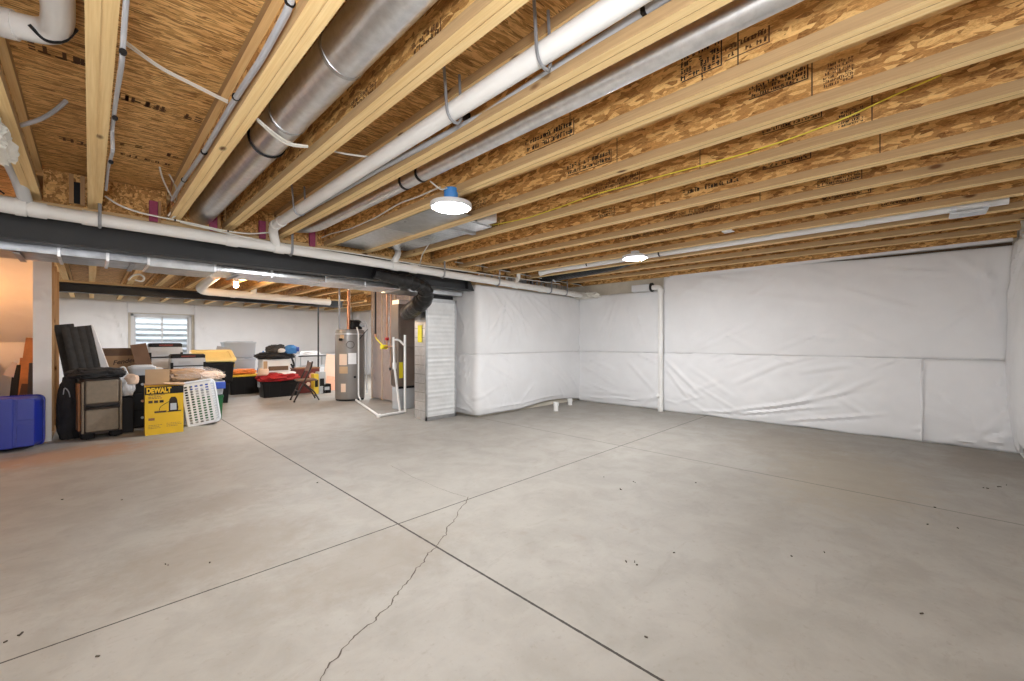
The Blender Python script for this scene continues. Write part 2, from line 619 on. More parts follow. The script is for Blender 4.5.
# window at the back with its steel well outside
win = bpy.data.objects.new('window_1', None)
COL.objects.link(win)
win.location = ((WX0 + WX1) / 2, Y1, WZ0)
struct(win)
w, h = WX1 - WX0, WZ1 - WZ0
b = MB()
for x0, x1, z0, z1 in ((-w / 2, -w / 2 + .07, 0, h), (w / 2 - .07, w / 2, 0, h), (-w / 2, w / 2, 0, .07), (-w / 2, w / 2, h - .07, h)):
    b.box(x0, x1, .04, .13, z0, z1)
b.build('window_frame', M['white_plastic'], win, bevel=.006)
for s in (-1, 1):
    b = MB()
    xa, xb = (-w / 2 + .07, .02) if s < 0 else (-.02, w / 2 - .07)
    yy = .06 if s < 0 else .09
    for x0, x1, z0, z1 in ((xa, xa + .045, .07, h - .07), (xb - .045, xb, .07, h - .07), (xa, xb, .07, .115), (xa, xb, h - .115, h - .07)):
        b.box(x0, x1, yy, yy + .03, z0, z1)
    sash = b.build('window_sash', M['white_plastic'], win, bevel=.004)
    MB().box(xa + .045, xb - .045, yy + .012, yy + .018, .115, h - .115).build('window_pane', M['glass'], sash)
b = MB()
b.box(-w / 2 - .02, w / 2 + .02, -.07, .04, -.03, 0)
b.build('window_sill', M['white_plastic'], win, bevel=.005)
# corrugated steel window well
b = MB()
rings = []
for k in range(0, 97):
    z = .35 + k * .022
    rad = 1.0 + .03 * math.sin(k / 8 * 2 * PI)
    ring = []
    for i in range(25):
        a = PI * i / 24
        ring.append(Vector(((WX0 + WX1) / 2 + rad * math.cos(a) * 1.0, Y1 + .25 + rad * math.sin(a) * .8, z)))
    rings.append(ring)
b.loft(rings, caps=False, closed=False)
well = b.build('window_well', M['well'], smooth=True)
tag(well, 'corrugated steel window well outside the back window', 'window well')
mod = well.modifiers.new('thick', 'SOLIDIFY')
mod.thickness = .01
struct(MB().box(WX0 - .6, WX1 + .6, Y1 + .25, Y1 + 1.6, .2, .36).build('ground', M['dirt']))


# ------------------------------------------------------------------ insulation blankets
def sheet(name, label, origin, u, nrm, W, H, res=.035, seed=0, creases=(), bulge=.02, wr=.010, top=None, bottom=None, right=None, thick=.018, hem=False, rnd=26, ang=(20, 75), amp=(.006, .016), path=None):
    """quilted blanket hung on a wall: u along the wall, z up, nrm out of the wall"""
    u, nrm, origin = Vector(u).normalized(), Vector(nrm).normalized(), Vector(origin)
    rg = random.Random(seed)
    cr = [tuple(k) for k in creases]
    for _ in range(rnd):
        uu, vv = rg.uniform(0, W), rg.choice((rg.uniform(0, H), rg.uniform(0, H * .3), rg.uniform(H * .75, H)))
        a = math.radians(rg.choice((rg.uniform(*ang), 180 - rg.uniform(*ang))))
        ln = rg.uniform(.25, .9)
        cr.append((uu, vv, uu + math.cos(a) * ln, vv + math.sin(a) * ln, rg.uniform(*amp), rg.uniform(.02, .05)))
    nu, nv = max(2, int(W / res)), max(2, int(H / res))
    off = Vector((seed * 3.7, seed * 5.1, 0))
    pts, nsum = [], []
    segs = []
    for (u0, v0, u1, v1, am, wd) in cr:
        du, dv = u1 - u0, v1 - v0
        segs.append((u0, v0, du, dv, du * du + dv * dv + 1e-9, am, wd))
    for j in range(nv + 1):
        for i in range(nu + 1):
            a, v = i / nu * W, j / nv * H
            d = .006 + thick + bulge * (math.sin(PI * min(1, max(0, v / H))) ** .6)
            d += .014 * noise.noise(Vector((a * .9, v * .9, 0)) + off)
            d += wr * noise.noise(Vector((a * 2.6, v * 2.6, 3)) + off)
            d += wr * .5 * noise.noise(Vector((a * 7, v * 6, 5)) + off)
            for (u0, v0, du, dv, l2, am, wd) in segs:
                t = ((a - u0) * du + (v - v0) * dv) / l2
                if -.15 < t < 1.15:
                    px, py = a - u0 - du * t, v - v0 - dv * t
                    q = px * px + py * py
                    if q < wd * wd * 9:
                        sgn = (px * dv - py * du)
                        e = max(0.0, min(1, (t + .15) / .3, (1.15 - t) / .4))
                        s = math.sqrt(q) / wd
                        d += am * e * math.exp(-s * s * 1.6) - am * .45 * e * math.exp(-(s - 1.3) ** 2 * 3) * (1 if sgn > 0 else .3)
            zz = v
            if top:
                zz = v + top(a) * (v / H) ** 6
            if bottom:
                zz += bottom(a) * (1 - v / H) ** 3
            aa = a
            if right:
                aa = a + right(v) * (a / W) ** 3
            if path:
                pp, nn = path(aa)
                pts.append(pp + Vector((0, 0, origin.z + zz)) + nn * max(d, .004 + thick))
                nsum.append(nn)
            else:
                pts.append(origin + u * aa + Vector((0, 0, zz)) + nrm * max(d, .004 + thick))
                nsum.append(nrm)
    w1 = nu + 1
    mb = MB()
    mb.faces(pts, [(j * w1 + i, j * w1 + i + 1, (j + 1) * w1 + i + 1, (j + 1) * w1 + i) for j in range(nv) for i in range(nu)])
    # orient along the wall normal
    bmesh.ops.recalc_face_normals(mb.bm, faces=mb.bm.faces[:])
    mb.bm.faces.ensure_lookup_table()
    me_o = mb.build(name, M['blanket'], smooth=True)
    if sum((p.normal.dot(nsum[p.vertices[0]]) for p in me_o.data.polygons)) < 0:
        me_o.data.flip_normals()
    for p in me_o.data.polygons:
        p.use_smooth = True
    s = me_o.modifiers.new('thick', 'SOLIDIFY')
    s.thickness = thick
    s.offset = -1
    tag(me_o, label, 'insulation blanket', 'white insulation blankets on the walls')
    return me_o


XR = 7.555      # blanket back plane on the right wall
wave = lambda s, a, f: (lambda t: a * noise.noise(Vector((t * f, s, 0))))
# right wall: origin at far corner going towards the camera (-y)
sheet('insulation_blanket', 'white blanket on upper right wall between standpipe and near corner', (XR, 3.42, 1.07), (0, -1, 0), (-1, 0, 0), 4.235, 1.42, seed=3, bulge=.03, wr=.011, rnd=18, ang=(8, 40),
      creases=[(.3, 1.2, 1.5, .85, .012, .05), (.2, 1.0, .9, 1.35, .010, .05), (1.3, 1.0, 2.6, .75, .010, .06), (3.95, 1.3, 4.1, .3, .02, .05), (3.7, 1.35, 4.1, .9, .012, .05)],
      top=lambda t: -.0 if t < 2.0 else -.055 * math.sin(min(1, (t - 2.0) / 1.0) * PI / 2) - .02 * max(0, (t - 2.6) / 1.6))
sheet('insulation_blanket', 'white blanket on lower right wall, long piece with slanting folds', (XR, 3.42, .0), (0, -1, 0), (-1, 0, 0), 3.45, 1.08, res=.024, seed=5, bulge=.045, wr=.012, rnd=24, ang=(10, 40), amp=(.006, .014),
      creases=[(1.1, .12, 2.3, .42, .022, .035), (1.3, .10, 2.5, .36, .018, .03), (1.7, .25, 2.8, .62, .016, .035), (2.0, .08, 3.0, .30, .018, .03), (.05, .95, .7, .35, .020, .04), (.05, .8, .5, .25, .016, .035), (2.5, .5, 3.0, .8, .012, .04)  , (.6, .06, 1.6, .16, .014, .03)],
      bottom=wave(2, .02, 2.0))
sheet('insulation_blanket', 'short white blanket piece on lower right wall beside the near corner', (XR, .0, .0), (0, -1, 0), (-1, 0, 0), .815, 1.07, seed=8, bulge=.045, wr=.013, rnd=12,
      creases=[(.2, .04, .8, .12, .022, .025), (.3, .10, .82, .22, .018, .025), (.5, .95, .8, .3, .012, .04), (.65, 1.0, .75, .2, .014, .03), (.3, .06, .7, .16, .014, .03)], bottom=wave(4, .015, 2.0))
sheet('insulation_blanket', 'white blanket on upper wall between standpipe and inside corner', (XR, 5.33, 1.07), (0, -1, 0), (-1, 0, 0), 1.86, 1.19, seed=11, bulge=.03, wr=.010, rnd=10, ang=(50, 85),
      creases=[(.55, .05, .95, 1.1, .014, .03), (.75, .1, 1.05, 1.1, .012, .03), (1.15, 1.1, 1.35, .1, .014, .03), (1.3, 1.1, 1.55, .15, .012, .03), (.35, .2, .8, 1.0, .010, .03)])
sheet('insulation_blanket', 'white blanket on lower wall between standpipe and inside corner', (XR, 5.33, .0), (0, -1, 0), (-1, 0, 0), 1.88, 1.08, seed=12, bulge=.05, wr=.012, rnd=14, ang=(5, 35),
      creases=[(.2, .1, 1.6, .16, .016, .03), (.3, .22, 1.7, .24, .012, .03), (1.2, .9, 1.8, .3, .014, .04)], bottom=wave(6, .02, 1.6))
# blankets wrapped round the foundation block, one over the other
BX, YB, BR = 4.62, 5.36, .045


def round_block(a):
    """from the back along the left end, round the corner, then along the front face"""
    L1 = .70 - BR
    arc = BR * PI / 2
    if a < L1:
        return Vector((BX, YB + .70 - a, 0)), Vector((-1, 0, 0))
    if a < L1 + arc:
        q = (a - L1) / BR
        n_ = Vector((-math.cos(q), -math.sin(q), 0))
        return Vector((BX + BR, YB + BR, 0)) + n_ * BR, n_
    return Vector((BX + BR + a - L1 - arc, YB, 0)), Vector((0, -1, 0))


WB = .70 - BR + BR * PI / 2 + (7.53 - BX - BR)
sheet('insulation_blanket', 'upper white blanket wrapped round the jutting wall block', (0, 0, 1.07), (1, 0, 0), (0, -1, 0), WB, 1.18, res=.028, seed=15, bulge=.035, wr=.011, rnd=20, ang=(40, 80), path=round_block,
      creases=[(1.0, 1.1, 1.6, .35, .016, .035), (1.2, 1.1, 2.0, .45, .016, .035), (1.8, 1.1, 2.6, .4, .014, .035), (2.0, 1.1, 3.0, .6, .013, .035), (.1, 1.1, .5, .3, .014, .04), (.85, .9, .85, .1, .010, .04)])
sheet('insulation_blanket', 'lower white blanket wrapped round the jutting wall block, gathered at its left end', (0, 0, .05), (1, 0, 0), (0, -1, 0), WB, 1.03, res=.026, seed=16, bulge=.055, wr=.013, rnd=16, path=round_block,
      creases=[(.05, 1.0, .1, .5, .018, .02), (.16, 1.0, .2, .5, .018, .02), (.28, 1.0, .33, .55, .018, .02), (.4, 1.0, .5, .5, .018, .02), (.52, 1.0, .6, .5, .016, .02), (.3, .35, .7, .05, .02, .03), (.15, .5, .6, .2, .018, .03), (.1, .12, .6, .05, .02, .03),
               (.9, .1, 3.0, .10, .014, .03), (2.3, .95, 3.1, .3, .014, .035), (2.9, .8, 3.5, .2, .014, .035), (.8, .9, 1.6, .5, .010, .04)], bottom=lambda t: -.02 + .07 * max(0, math.sin((t - 1.7) / 1.9 * PI)))
# near end wall beside the camera
sheet('insulation_blanket', 'bulging white blanket on the end wall, cut off by the right photo edge', (4.2, Y0, .06), (1, 0, 0), (0, 1, 0), 3.3, 2.38, seed=22, bulge=.07, wr=.02, rnd=26, thick=.03,
      creases=[(2.3, 2.2, 3.2, 1.7, .03, .05), (2.6, 2.3, 3.1, 2.0, .03, .04), (2.8, 1.2, 3.2, .5, .02, .05)], bottom=lambda t: .0 if t > 3.0 else .10)
# back wall
sheet('insulation_blanket', 'white blanket on back wall left of the window', (X0 + .02, Y1, .0), (1, 0, 0), (0, -1, 0), WX0 - X0 - .08, 2.46, res=.06, seed=30, bulge=.06, wr=.02, rnd=20,
      creases=[(1.6, 2.2, 2.3, 1.9, .03, .06), (2.2, 2.3, 2.45, 1.2, .03, .05)])
sheet('insulation_blanket', 'white blanket on upper back wall right of the window', (WX1 + .06, Y1, .82), (1, 0, 0), (0, -1, 0), X1 - WX1 - .1, 1.64, res=.06, seed=31, bulge=.07, wr=.02, rnd=30,
      creases=[(.1, 1.4, .35, .5, .03, .06), (.1, 1.0, .7, .5, .03, .06), (.5, 1.3, .6, .6, .02, .06)])
sheet('insulation_blanket', 'white blanket on lower back wall behind the stored boxes', (WX1 + .06, Y1, .0), (1, 0, 0), (0, -1, 0), X1 - WX1 - .1, .84, res=.06, seed=32, bulge=.07, wr=.02, rnd=20)
sheet('insulation_blanket', 'white blanket strip on back wall above the window', (WX0 - .08, Y1, WZ1 + .02), (1, 0, 0), (0, -1, 0), WX1 - WX0 + .16, .32, res=.05, seed=33, bulge=.02, wr=.015, rnd=6)
sheet('insulation_blanket', 'white blanket on right wall beyond the water heater', (XR, Y1 - .1, .0), (0, -1, 0), (-1, 0, 0), 7.4, 2.46, res=.08, seed=34, bulge=.05, wr=.02, rnd=20)

# wooden sill plates over the walls
MB().box(X1 - .012, X1 - .002, Y0 + .05, 1.45, 2.38, 2.458).build('sill', M['sill_wood'], bpy.data.objects['wall_right'])
sp = MB().box(X1 - .075, X1 - .002, Y0 + .05, 3.3, 2.462, 2.5).build('trim_1', M['blanket'])
struct(sp)
sp = MB().box(4.64, X1 - .16, 5.42, 5.56, 2.27, 2.31).build('trim_2', M['lum_x'])
struct(sp)
rim = MB().box(X1 - .06, X1 - .004, Y0 + .02, Y1, 2.5, 2.8).build('trim_3', M['osb_web'])
struct(rim)

# seam battens on the right wall lower sheet
o = MB().tube([(XR - .075, -.015, .03), (XR - .085, -.025, .45), (XR - .075, -.01, 1.05)], .007, 6).build('batten_strip', M['blanket_hem'], smooth=True)
tag(o, 'upright grey seam strip between the two lower right wall blankets', 'seam strip')

# ------------------------------------------------------------------ joists


def joist_parts(root, L):
    g = .0025
    fl_ = [(-.0445, 0), (-g, 0), (-g, .003), (g, .003), (g, 0), (.0445, 0), (.0445, .055), (-.0445, .055)]
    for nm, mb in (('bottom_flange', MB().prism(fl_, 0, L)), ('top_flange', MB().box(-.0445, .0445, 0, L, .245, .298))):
        o = mb.build(nm, M['lvl_edge_lit'], root)
        o.data.materials.append(M['lvl_face_shaded'])
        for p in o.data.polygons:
            p.material_index = 1 if abs(p.normal.x) > .7 else 0  # sides get the shaded wood tone, other faces the lit one
    MB().box(-.0065, .0065, 0, L, .05, .25).build('web', M['osb_web'], root)


JR = [-.285, .075, .63, 1.085, 1.59, 2.155, 2.68, 3.21, 3.785, 4.30, 4.83, 5.385, 5.94, 6.50, 7.06]
JL = ['wooden I-joist at the far left, beside white spray foam',
      'wooden I-joist with a loose grey hose down its right side',
      'wooden I-joist with grey conduit clipped along its left side',
      'wooden I-joist between the big silver duct and white drain pipe',
      'wooden I-joist between the white drain pipe and slim silver duct',
      'wooden I-joist that carries the blue box of the nearer lamp',
      'wooden I-joist, first one to the right of the nearer lamp',
      'wooden I-joist with a yellow cable strung along its side',
      'wooden I-joist just past the yellow cable, towards the right wall',
      'wooden I-joist, second past the yellow cable towards the right wall',
      'wooden I-joist bearing a tiny white tag, third past the yellow cable',
      'wooden I-joist on the near side of the long white pipe and farther lamp',
      'wooden I-joist on the far side of the long white pipe',
      'wooden I-joist second from the white right wall',
      'wooden I-joist nearest the white right wall']
JY0, JY1 = Y0 + .05, 5.36
protoJ = None
JO = []
for x, lab in zip(JR, JL):
    cx = x - .0445
    if protoJ is None:
        protoJ = thing('floor_joist', lab, 'joist', (cx, JY0, ZJ), 0, 'I-joists over the open room')
        joist_parts(protoJ, JY1 - JY0)
        JO.append(protoJ)
    else:
        JO.append(dup(protoJ, (cx, JY0, ZJ), 0, lab))
# joists over storage area behind the black beam
ordn = ['first', 'second', 'third', 'fourth', 'fifth', 'sixth', 'seventh', 'eighth', 'ninth', 'tenth', 'eleventh', 'twelfth', 'thirteenth', 'fourteenth']
p2 = None
for k, x in enumerate(JR[:10]):
    lab = 'wooden I-joist behind the near black beam over the storage area, %s from left' % ordn[k]
    if p2 is None:
        p2 = thing('floor_joist', lab, 'joist', (x - .0445, 5.48, ZJ), 0, 'I-joists over the storage area')
        joist_parts(p2, 6.55)
    else:
        dup(p2, (x - .0445, 5.48, ZJ), 0, lab)
p3 = None
for k, x in enumerate(JR[:14]):
    lab = 'wooden I-joist beyond the far black beam, %s from left' % ordn[k]
    if p3 is None:
        p3 = thing('floor_joist', lab, 'joist', (x - .0445, 12.06, ZJ), 0, 'I-joists at the back wall')
        joist_parts(p3, Y1 - 12.06)
    else:
        dup(p3, (x - .0445, 12.06, ZJ), 0, lab)

# printed ink marks on the webs


def stamp(ji, px, py, wpx, hpx, seed, rows=3, name='ink_stamp', mat='ink', frame=True):
    """block of small unreadable print on the left face of a joist's web"""
    j = JO[ji]
    xw = j.location.x - .0068
    c = at(px, py, x=xw)
    c2 = at(px + wpx, py - wpx * .42, x=xw)
    W = max(.12, abs(c2.y - c.y))
    zc = min(max(c.z, 2.56 + hpx / 2), 2.745 - hpx / 2)
    rg = random.Random(seed)
    b = MB()
    H = hpx
    for r in range(rows):
        z = zc - H / 2 + (r + .5) * H / rows
        y = c.y - W / 2
        rh = H / rows * rg.uniform(.55, .82)
        while y < c.y + W / 2 - .006:
            cw = rh * rg.uniform(.35, .62)
            if rg.random() < .86:
                # a glyph of two or three strokes
                for _ in range(rg.choice((2, 3, 3))):
                    if rg.random() < .5:
                        yy = y + rg.uniform(0, cw * .8)
                        b.box(xw - .0006, xw + .0004, yy, yy + rh * .26, z - rh / 2, z + rh / 2 * rg.uniform(.3, 1))
                    else:
                        q = z + rg.choice((-.5, -.05, .4)) * rh
                        b.box(xw - .0006, xw + .0004, y, y + cw, q, q + rh * .24)
            y += cw * 1.3
    if frame:
        b.box(xw - .0006, xw + .0004, c.y - W / 2 - .012, c.y - W / 2 - .006, zc - H / 2, zc + H / 2)
        b.box(xw - .0006, xw + .0004, c.y - W / 2 - .012, c.y + W / 2, zc - H / 2 - .006, zc - H / 2 - .001)
    o = b.build(name, M[mat], j)
    o.location = -j.location
    return o


stamp(5, 548, 137, 52, .10, 1, 2)
stamp(5, 700, 54, 40, .13, 2, 4)
stamp(5, 745, 44, 45, .07, 3, 2, mat='ink_brown')
stamp(6, 588, 163, 46, .085, 4, 2)
stamp(6, 776, 83, 62, .07, 5, 3)
stamp(6, 838, 72, 12, .12, 6, 6, mat='ink_brown', frame=False)
stamp(7, 610, 186, 60, .10, 7, 3, mat='ink_brown')
stamp(7, 790, 121, 62, .06, 8, 2)
stamp(7, 850, 117, 12, .10, 28, 5, frame=False)
stamp(8, 606, 212, 16, .08, 9, 3)
stamp(8, 710, 186, 60, .05, 10, 1, frame=False)
stamp(8, 785, 160, 50, .06, 11, 2)
stamp(9, 838, 178, 46, .08, 12, 3)
stamp(9, 690, 213, 60, .06, 13, 2, mat='ink_brown')
stamp(10, 845, 193, 50, .07, 14, 2)
stamp(10, 640, 234, 60, .06, 15, 2, mat='ink_brown')
stamp(11, 900, 200, 40, .06, 16, 2)
stamp(11, 570, 250, 60, .07, 17, 2, mat='ink_brown')
stamp(3, 425, 68, 30, .10, 20, 3, mat='ink_brown')
stamp(3, 362, 100, 26, .09, 21, 3, mat='ink_brown')
stamp(4, 455, 75, 28, .09, 22, 3)
stamp(7, 480, 232, 40, .10, 23, 3)
stamp(6, 470, 232, 30, .10, 24, 3, mat='ink_brown')
for ji, px, py in ((5, 570, 125), (5, 738, 50), (6, 617, 150), (6, 812, 75), (7, 700, 150), (7, 872, 90), (8, 655, 195), (8, 880, 130), (9, 760, 190)):
    j = JO[ji]
    y = at(px, py, x=j.location.x - .007).y - j.location.y
    MB().box(-.0075, -.0064, y - .003, y + .003, .056, .244).build('web_seam', M['sill_wood'], j)
j5 = JO[5]
xw = j5.location.x - .0072
c = at(703, 63, x=xw)
text('02/26', .052, M['ink'], j5, T(xw - j5.location.x - .0005, c.y - j5.location.y, .115) @ R(180, 'X') @ R(-90, 'Z') @ R(-90, 'Y') @ Matrix.Identity(4), 'ink_date', extrude=.0003)
# squash patterns on the deck: faint printed rows
ce = bpy.data.objects['ceiling']


def deckprint(pts, h, seed):
    rg = random.Random(seed)
    b = MB()
    for (x0, y0, x1) in pts:
        x = x0
        while x < x1:
            cw = h * rg.uniform(.3, .6)
            if rg.random() < .92:
                for _ in range(3):
                    if rg.random() < .5:
                        xx = x + rg.uniform(0, cw * .8)
                        b.box(xx, xx + h * .2, y0 - h / 2, y0 + h / 2, ZS - .0012, ZS - .0004)
                    else:
                        q = y0 + rg.choice((-.5, 0, .38)) * h
                        b.box(x, x + cw, q, q + h * .2, ZS - .0012, ZS - .0004)
            x += cw * 1.35 if rg.random() < .85 else cw * 2.6
    return b.build('ink_stamp', M['ink_brown'], ce)


deckprint([(.1, at(150, 105, z=ZS).y, .5), (-.22, at(70, 58, z=ZS).y, -.02)], .075, 1)
deckprint([(.1, at(150, 150, z=ZS).y, .5), (-.24, at(60, 138, z=ZS).y, -.02)], .075, 2)
deckprint([(.12, at(170, 165, z=ZS).y, .48)], .05, 3)

# blocking panels above the near black beam
xs = [X0 + .02] + JR
for k in range(len(JR) - 1):
    xa, xb = JR[k] - .0, JR[k + 1] - .089
    if xb - xa < .1:
        continue
for k in range(0, 12):
    xa, xb = (JR[k] + .002, JR[k + 1] - .091)
    o = MB().box(xa, xb, 5.40, 5.425, ZJ + .004, ZS - .004).build('blocking_panel', M['osb_web'])
    names = ['left edge', 'hose joist and the conduit joist', 'big silver duct bay', 'white drain pipe bay', 'slim silver duct bay', 'sheet metal bay']
    tag(o, 'strand board blocking over the near beam, %s from the left' % ordn[k], 'blocking', 'blocking panels over the near beam')
# dark slot with two small uprights in the left bay
q0 = at(77, 196, y=5.38)
o = thing('panel_opening', 'dark slot between short wooden uprights in the left blocking panel', 'opening', (q0.x, 5.39, 2.52))
MB().box(-.02, .02, -.012, .0, .01, .2).build('slot', M['black'], o)
for s in (-1, 1):
    MB().box(s * .035 - .014, s * .035 + .014, -.03, .0, 0, .26).build('upright', M['lum_z'], o)
# pink coated squash blocks
for k, (px, py, lab) in enumerate(((154, 205, 'pink upright block at the beam, first from the left'), (214, 226, 'pink upright block at the beam beside the big silver duct'), (263, 228, 'pink upright block at the beam left of the drain elbow'), (313, 240, 'pink upright block at the beam under the slim silver duct'))):
    c = at(px, py, y=5.34)
    o = thing('squash_block', lab, 'block', (c.x, 5.34, 2.47), 0, 'pink blocks at the near beam')
    MB().box(-.035, .03, 0, .05, 0, .2).build('block', M['pink'], o, bevel=.004)
    MB().box(.034, .055, .01, .05, 0, .21).build('stiffener', M['lum_z'], o)


# ------------------------------------------------------------------ steel beams
def ibeam(name, x0, x1, y, z0, z1, fw, m):
    b = MB()
    t = .022
    h = fw / 2
    prof = [(y - h, z0), (y + h, z0), (y + h, z0 + t), (y + .008, z0 + t), (y + .008, z1 - t), (y + h, z1 - t), (y + h, z1), (y - h, z1), (y - h, z1 - t), (y - .008, z1 - t), (y - .008, z0 + t), (y - h, z0 + t)]
    b.prism(prof, x0, x1, 'x')
    o = b.build(name, M['steel'], bevel=.003)
    return o


bm1 = ibeam('steel_beam', X0, 4.42, 5.45, 2.145, 2.46, .17, None)
tag(bm1, 'near black steel beam under the joists, behind the white drain pipe', 'beam', kind='structure')
# pointed end into the pocket
MB().prism([(4.42, 2.40), (4.54, 2.165), (4.56, 2.145), (4.42, 2.145)], 5.37, 5.53, 'y').build('beam_end', M['steel'], bm1)
MB().box(X0, 4.60, 5.37, 5.53, 2.462, 2.499).build('nailer_plate', M['lum_x'], bm1)
bm2 = ibeam('steel_beam', -1.7, 5.2, 12.1, 2.275, 2.46, .2, None)
tag(bm2, 'far black steel beam over the stored boxes', 'beam', kind='structure')
MB().box(-1.7, 5.2, 12.0, 12.2, 2.462, 2.499).build('nailer_plate', M['lum_x'], bm2)
o = thing('steel_post', 'thin black steel post under the far beam behind the folding chair', 'post', (at(319, 340, y=12.05).x, 12.1, 0))
MB().cyl((0, 0, .012), (0, 0, 2.262), .021, seg=16).build('shaft', M['steel'], o, smooth=True)
MB().box(-.09, .09, -.09, .09, 0, .012).build('base_plate', M['steel'], o)
MB().box(-.09, .09, -.09, .09, 2.262, 2.274).build('cap_plate', M['steel'], o)

# ------------------------------------------------------------------ pipes
# main drain along the beam
zl = lambda x: 2.375 - .0122 * (x + .3)
YP = 5.17
t = thing('drain_pipe', 'long white drain pipe hung along the near black beam', 'pipe', (0, YP, 2.37))
lz = lambda x: zl(x) - 2.37
MB().tube([(-.42, 0, lz(-.42)), (7.36, 0, lz(7.36))], .056, 20).build('pipe', M['pvc'], t, smooth=True)
for x in (-.30, .0, 1.05, 1.5, 2.95, 3.25, 5.35, 6.05, 7.1):
    MB().cyl((x - .05, 0, lz(x - .05)), (x + .05, 0, lz(x + .05)), .064, seg=20).build('coupling', M['pvc'], t, smooth=True)
for x in (.06, 1.62, 3.75, 4.9, 6.3, 6.8):
    b = MB()
    b.tube([(x - .001, -.062, lz(x) + .02), (x, -.05, lz(x) - .042), (x, 0, lz(x) - .064), (x, .05, lz(x) - .042)], .014, 6)
    b.tube([(x, -.062, lz(x) + .01), (x, -.058, .155)], .013, 6)
    b.build('hanger_strap', M['strap'], t, smooth=True)
# wye branches up to the bays
for x, xe, ye, ze in ((2.95, 3.02, .02, .20),):
    MB().tube([(x - .05, 0, lz(x)), (x + .03, -.01, .10), (xe, .02, .17), (xe - .01, .07, .24)], .042, 14, .05).build('branch', M['pvc'], t, smooth=True)
MB().tube([(5.3, 0, lz(5.3)), (5.42, -.01, .07), (5.36, -.06, .16)], .036, 12, .05).build('branch', M['pvc'], t, smooth=True)

# elbow at the left end of the drain
t = thing('drain_elbow', 'white drain elbow and riser at the left photo edge above the beam', 'pipe', (-.45, YP, 2.38))
MB().tube([(.05, 0, 0), (-.10, -.02, .0), (-.22, -.10, .06), (-.30, -.45, .16), (-.36, -1.2, .20)], .066, 18, .12).build('elbow', M['pvc'], t, smooth=True)
MB().cyl((.03, 0, 0), (.09, 0, 0), .072, seg=20).build('coupling', M['pvc'], t, smooth=True)
MB().tube([(.085, 0, .05), (.065, -.22, .16), (.035, -.75, .25), (.0, -1.2, .27)], .042, 14, .08).build('branch', M['pvc_grey'], t, smooth=True)
MB().tube([(-.02, -.06, .07), (-.08, -.09, .12), (-.16, -.2, .15), (-.3, -.5, .26)], .006, 6, .05).build('wire', M['black'], t, smooth=True)
o = MB().blob((-.40, 3.62, 2.33), (.19, .52, .14), 4, .5, 2.4, 4, .0, .5).build('spray_foam', M['foam_white'], smooth=True)
tag(o, 'lumpy white spray foam at the left photo edge under the first joist', 'spray foam')

# vent elbow in the first bay
t = thing('vent_pipe', 'white vent pipe elbow in the top left joist bay', 'pipe', (-.14, 2.80, 2.69))
MB().tube([(-.75, .24, 0), (-.12, .05, 0), (.02, .0, 0), (.045, -.14, .0), (.06, -1.6, .0)], .052, 16, .09).build('pipe', M['pvc'], t, smooth=True)
MB().cyl((-.16, .062, 0), (-.09, .042, 0), .060, seg=18).build('coupling', M['pvc'], t, smooth=True)
MB().tube([(-.045, -.05, -.02), (.0, -.02, -.056), (.06, -.06, -.05), (.1, -.12, .0)], .007, 6, .03).build('strap', M['black'], t, smooth=True)

# drain pipe in the bay beside the third joist
XP = 1.385
t = thing('drain_pipe', 'white drain pipe running between joists and elbowing down at the beam', 'pipe', (XP, 5.0, 2.535))
MB().tube([(0, -5.7, .03), (0, -.12, .0), (.02, .06, -.02), (.06, .12, -.12), (.10, .165, -.19)], .047, 18, .10).build('pipe', M['pvc'], t, smooth=True)
for yy in (-.28, -.1):
    MB().cyl((0, yy - .035, 0), (0, yy + .035, 0), .054, seg=18).build('coupling', M['pvc'], t, smooth=True)
for yy in (at(545, 60, x=XP).y - 5.0, at(455, 110, x=XP).y - 5.0, at(300, 205, x=XP).y - 5.0):
    MB().tube([(-.075, yy, .235), (-.062, yy, .10), (-.055, yy, -.01), (-.03, yy, -.05), (.02, yy, -.054), (.052, yy + .01, -.01), (.045, yy + .02, .235)], .008, 6, .03).build('hanger_strap', M['strap'], t, smooth=True)
o = thing('conduit_pipe', 'slim grey white conduit strapped beside the drain pipe', 'conduit', (1.505, -.6, 2.585))
MB().tube([(-.01, 0, .02), (.0, 1.2, .0), (.015, 2.3, -.04), (-.03, 3.4, -.035), (-.05, 5.3, -.03)], .019, 10).build('tube', M['cable_grey'], o, smooth=True)
for yy in (1.36, 2.45):
    MB().box(-.022, .03, yy - .009, yy + .009, -.028, .024).build('clip', M['black'], o, bevel=.004)

# big silver duct
XD, ZD, RD = .82, 2.625, .105
t = thing('round_duct', 'big round silver duct running along a joist bay', 'duct', (XD, -.7, ZD))
MB().cyl((0, 0, 0), (0, 6.35, 0), RD, seg=28).build('pipe', M['galv'], t, smooth=True)
for py in ((262, 118), (330, 62)):
    yy = at(py[0], py[1], z=2.56).y + .7
    MB().cyl((0, yy - .012, 0), (0, yy + .012, 0), RD + .003, seg=28).build('seam_ring', M['galv_dull'], t, smooth=True)
yy = at(252, 150, z=2.53).y + .7
b = MB()
pts = [(math.cos(a) * (RD + .004), yy, math.sin(a) * (RD + .004)) for a in [PI + .15 + i * (PI - .3) / 14 for i in range(15)]]
b.tube([(pts[0][0], yy, .15)] + pts + [(pts[-1][0], yy, .15)], .008, 6)
b.build('hanger_strap', M['black'], t, smooth=True)

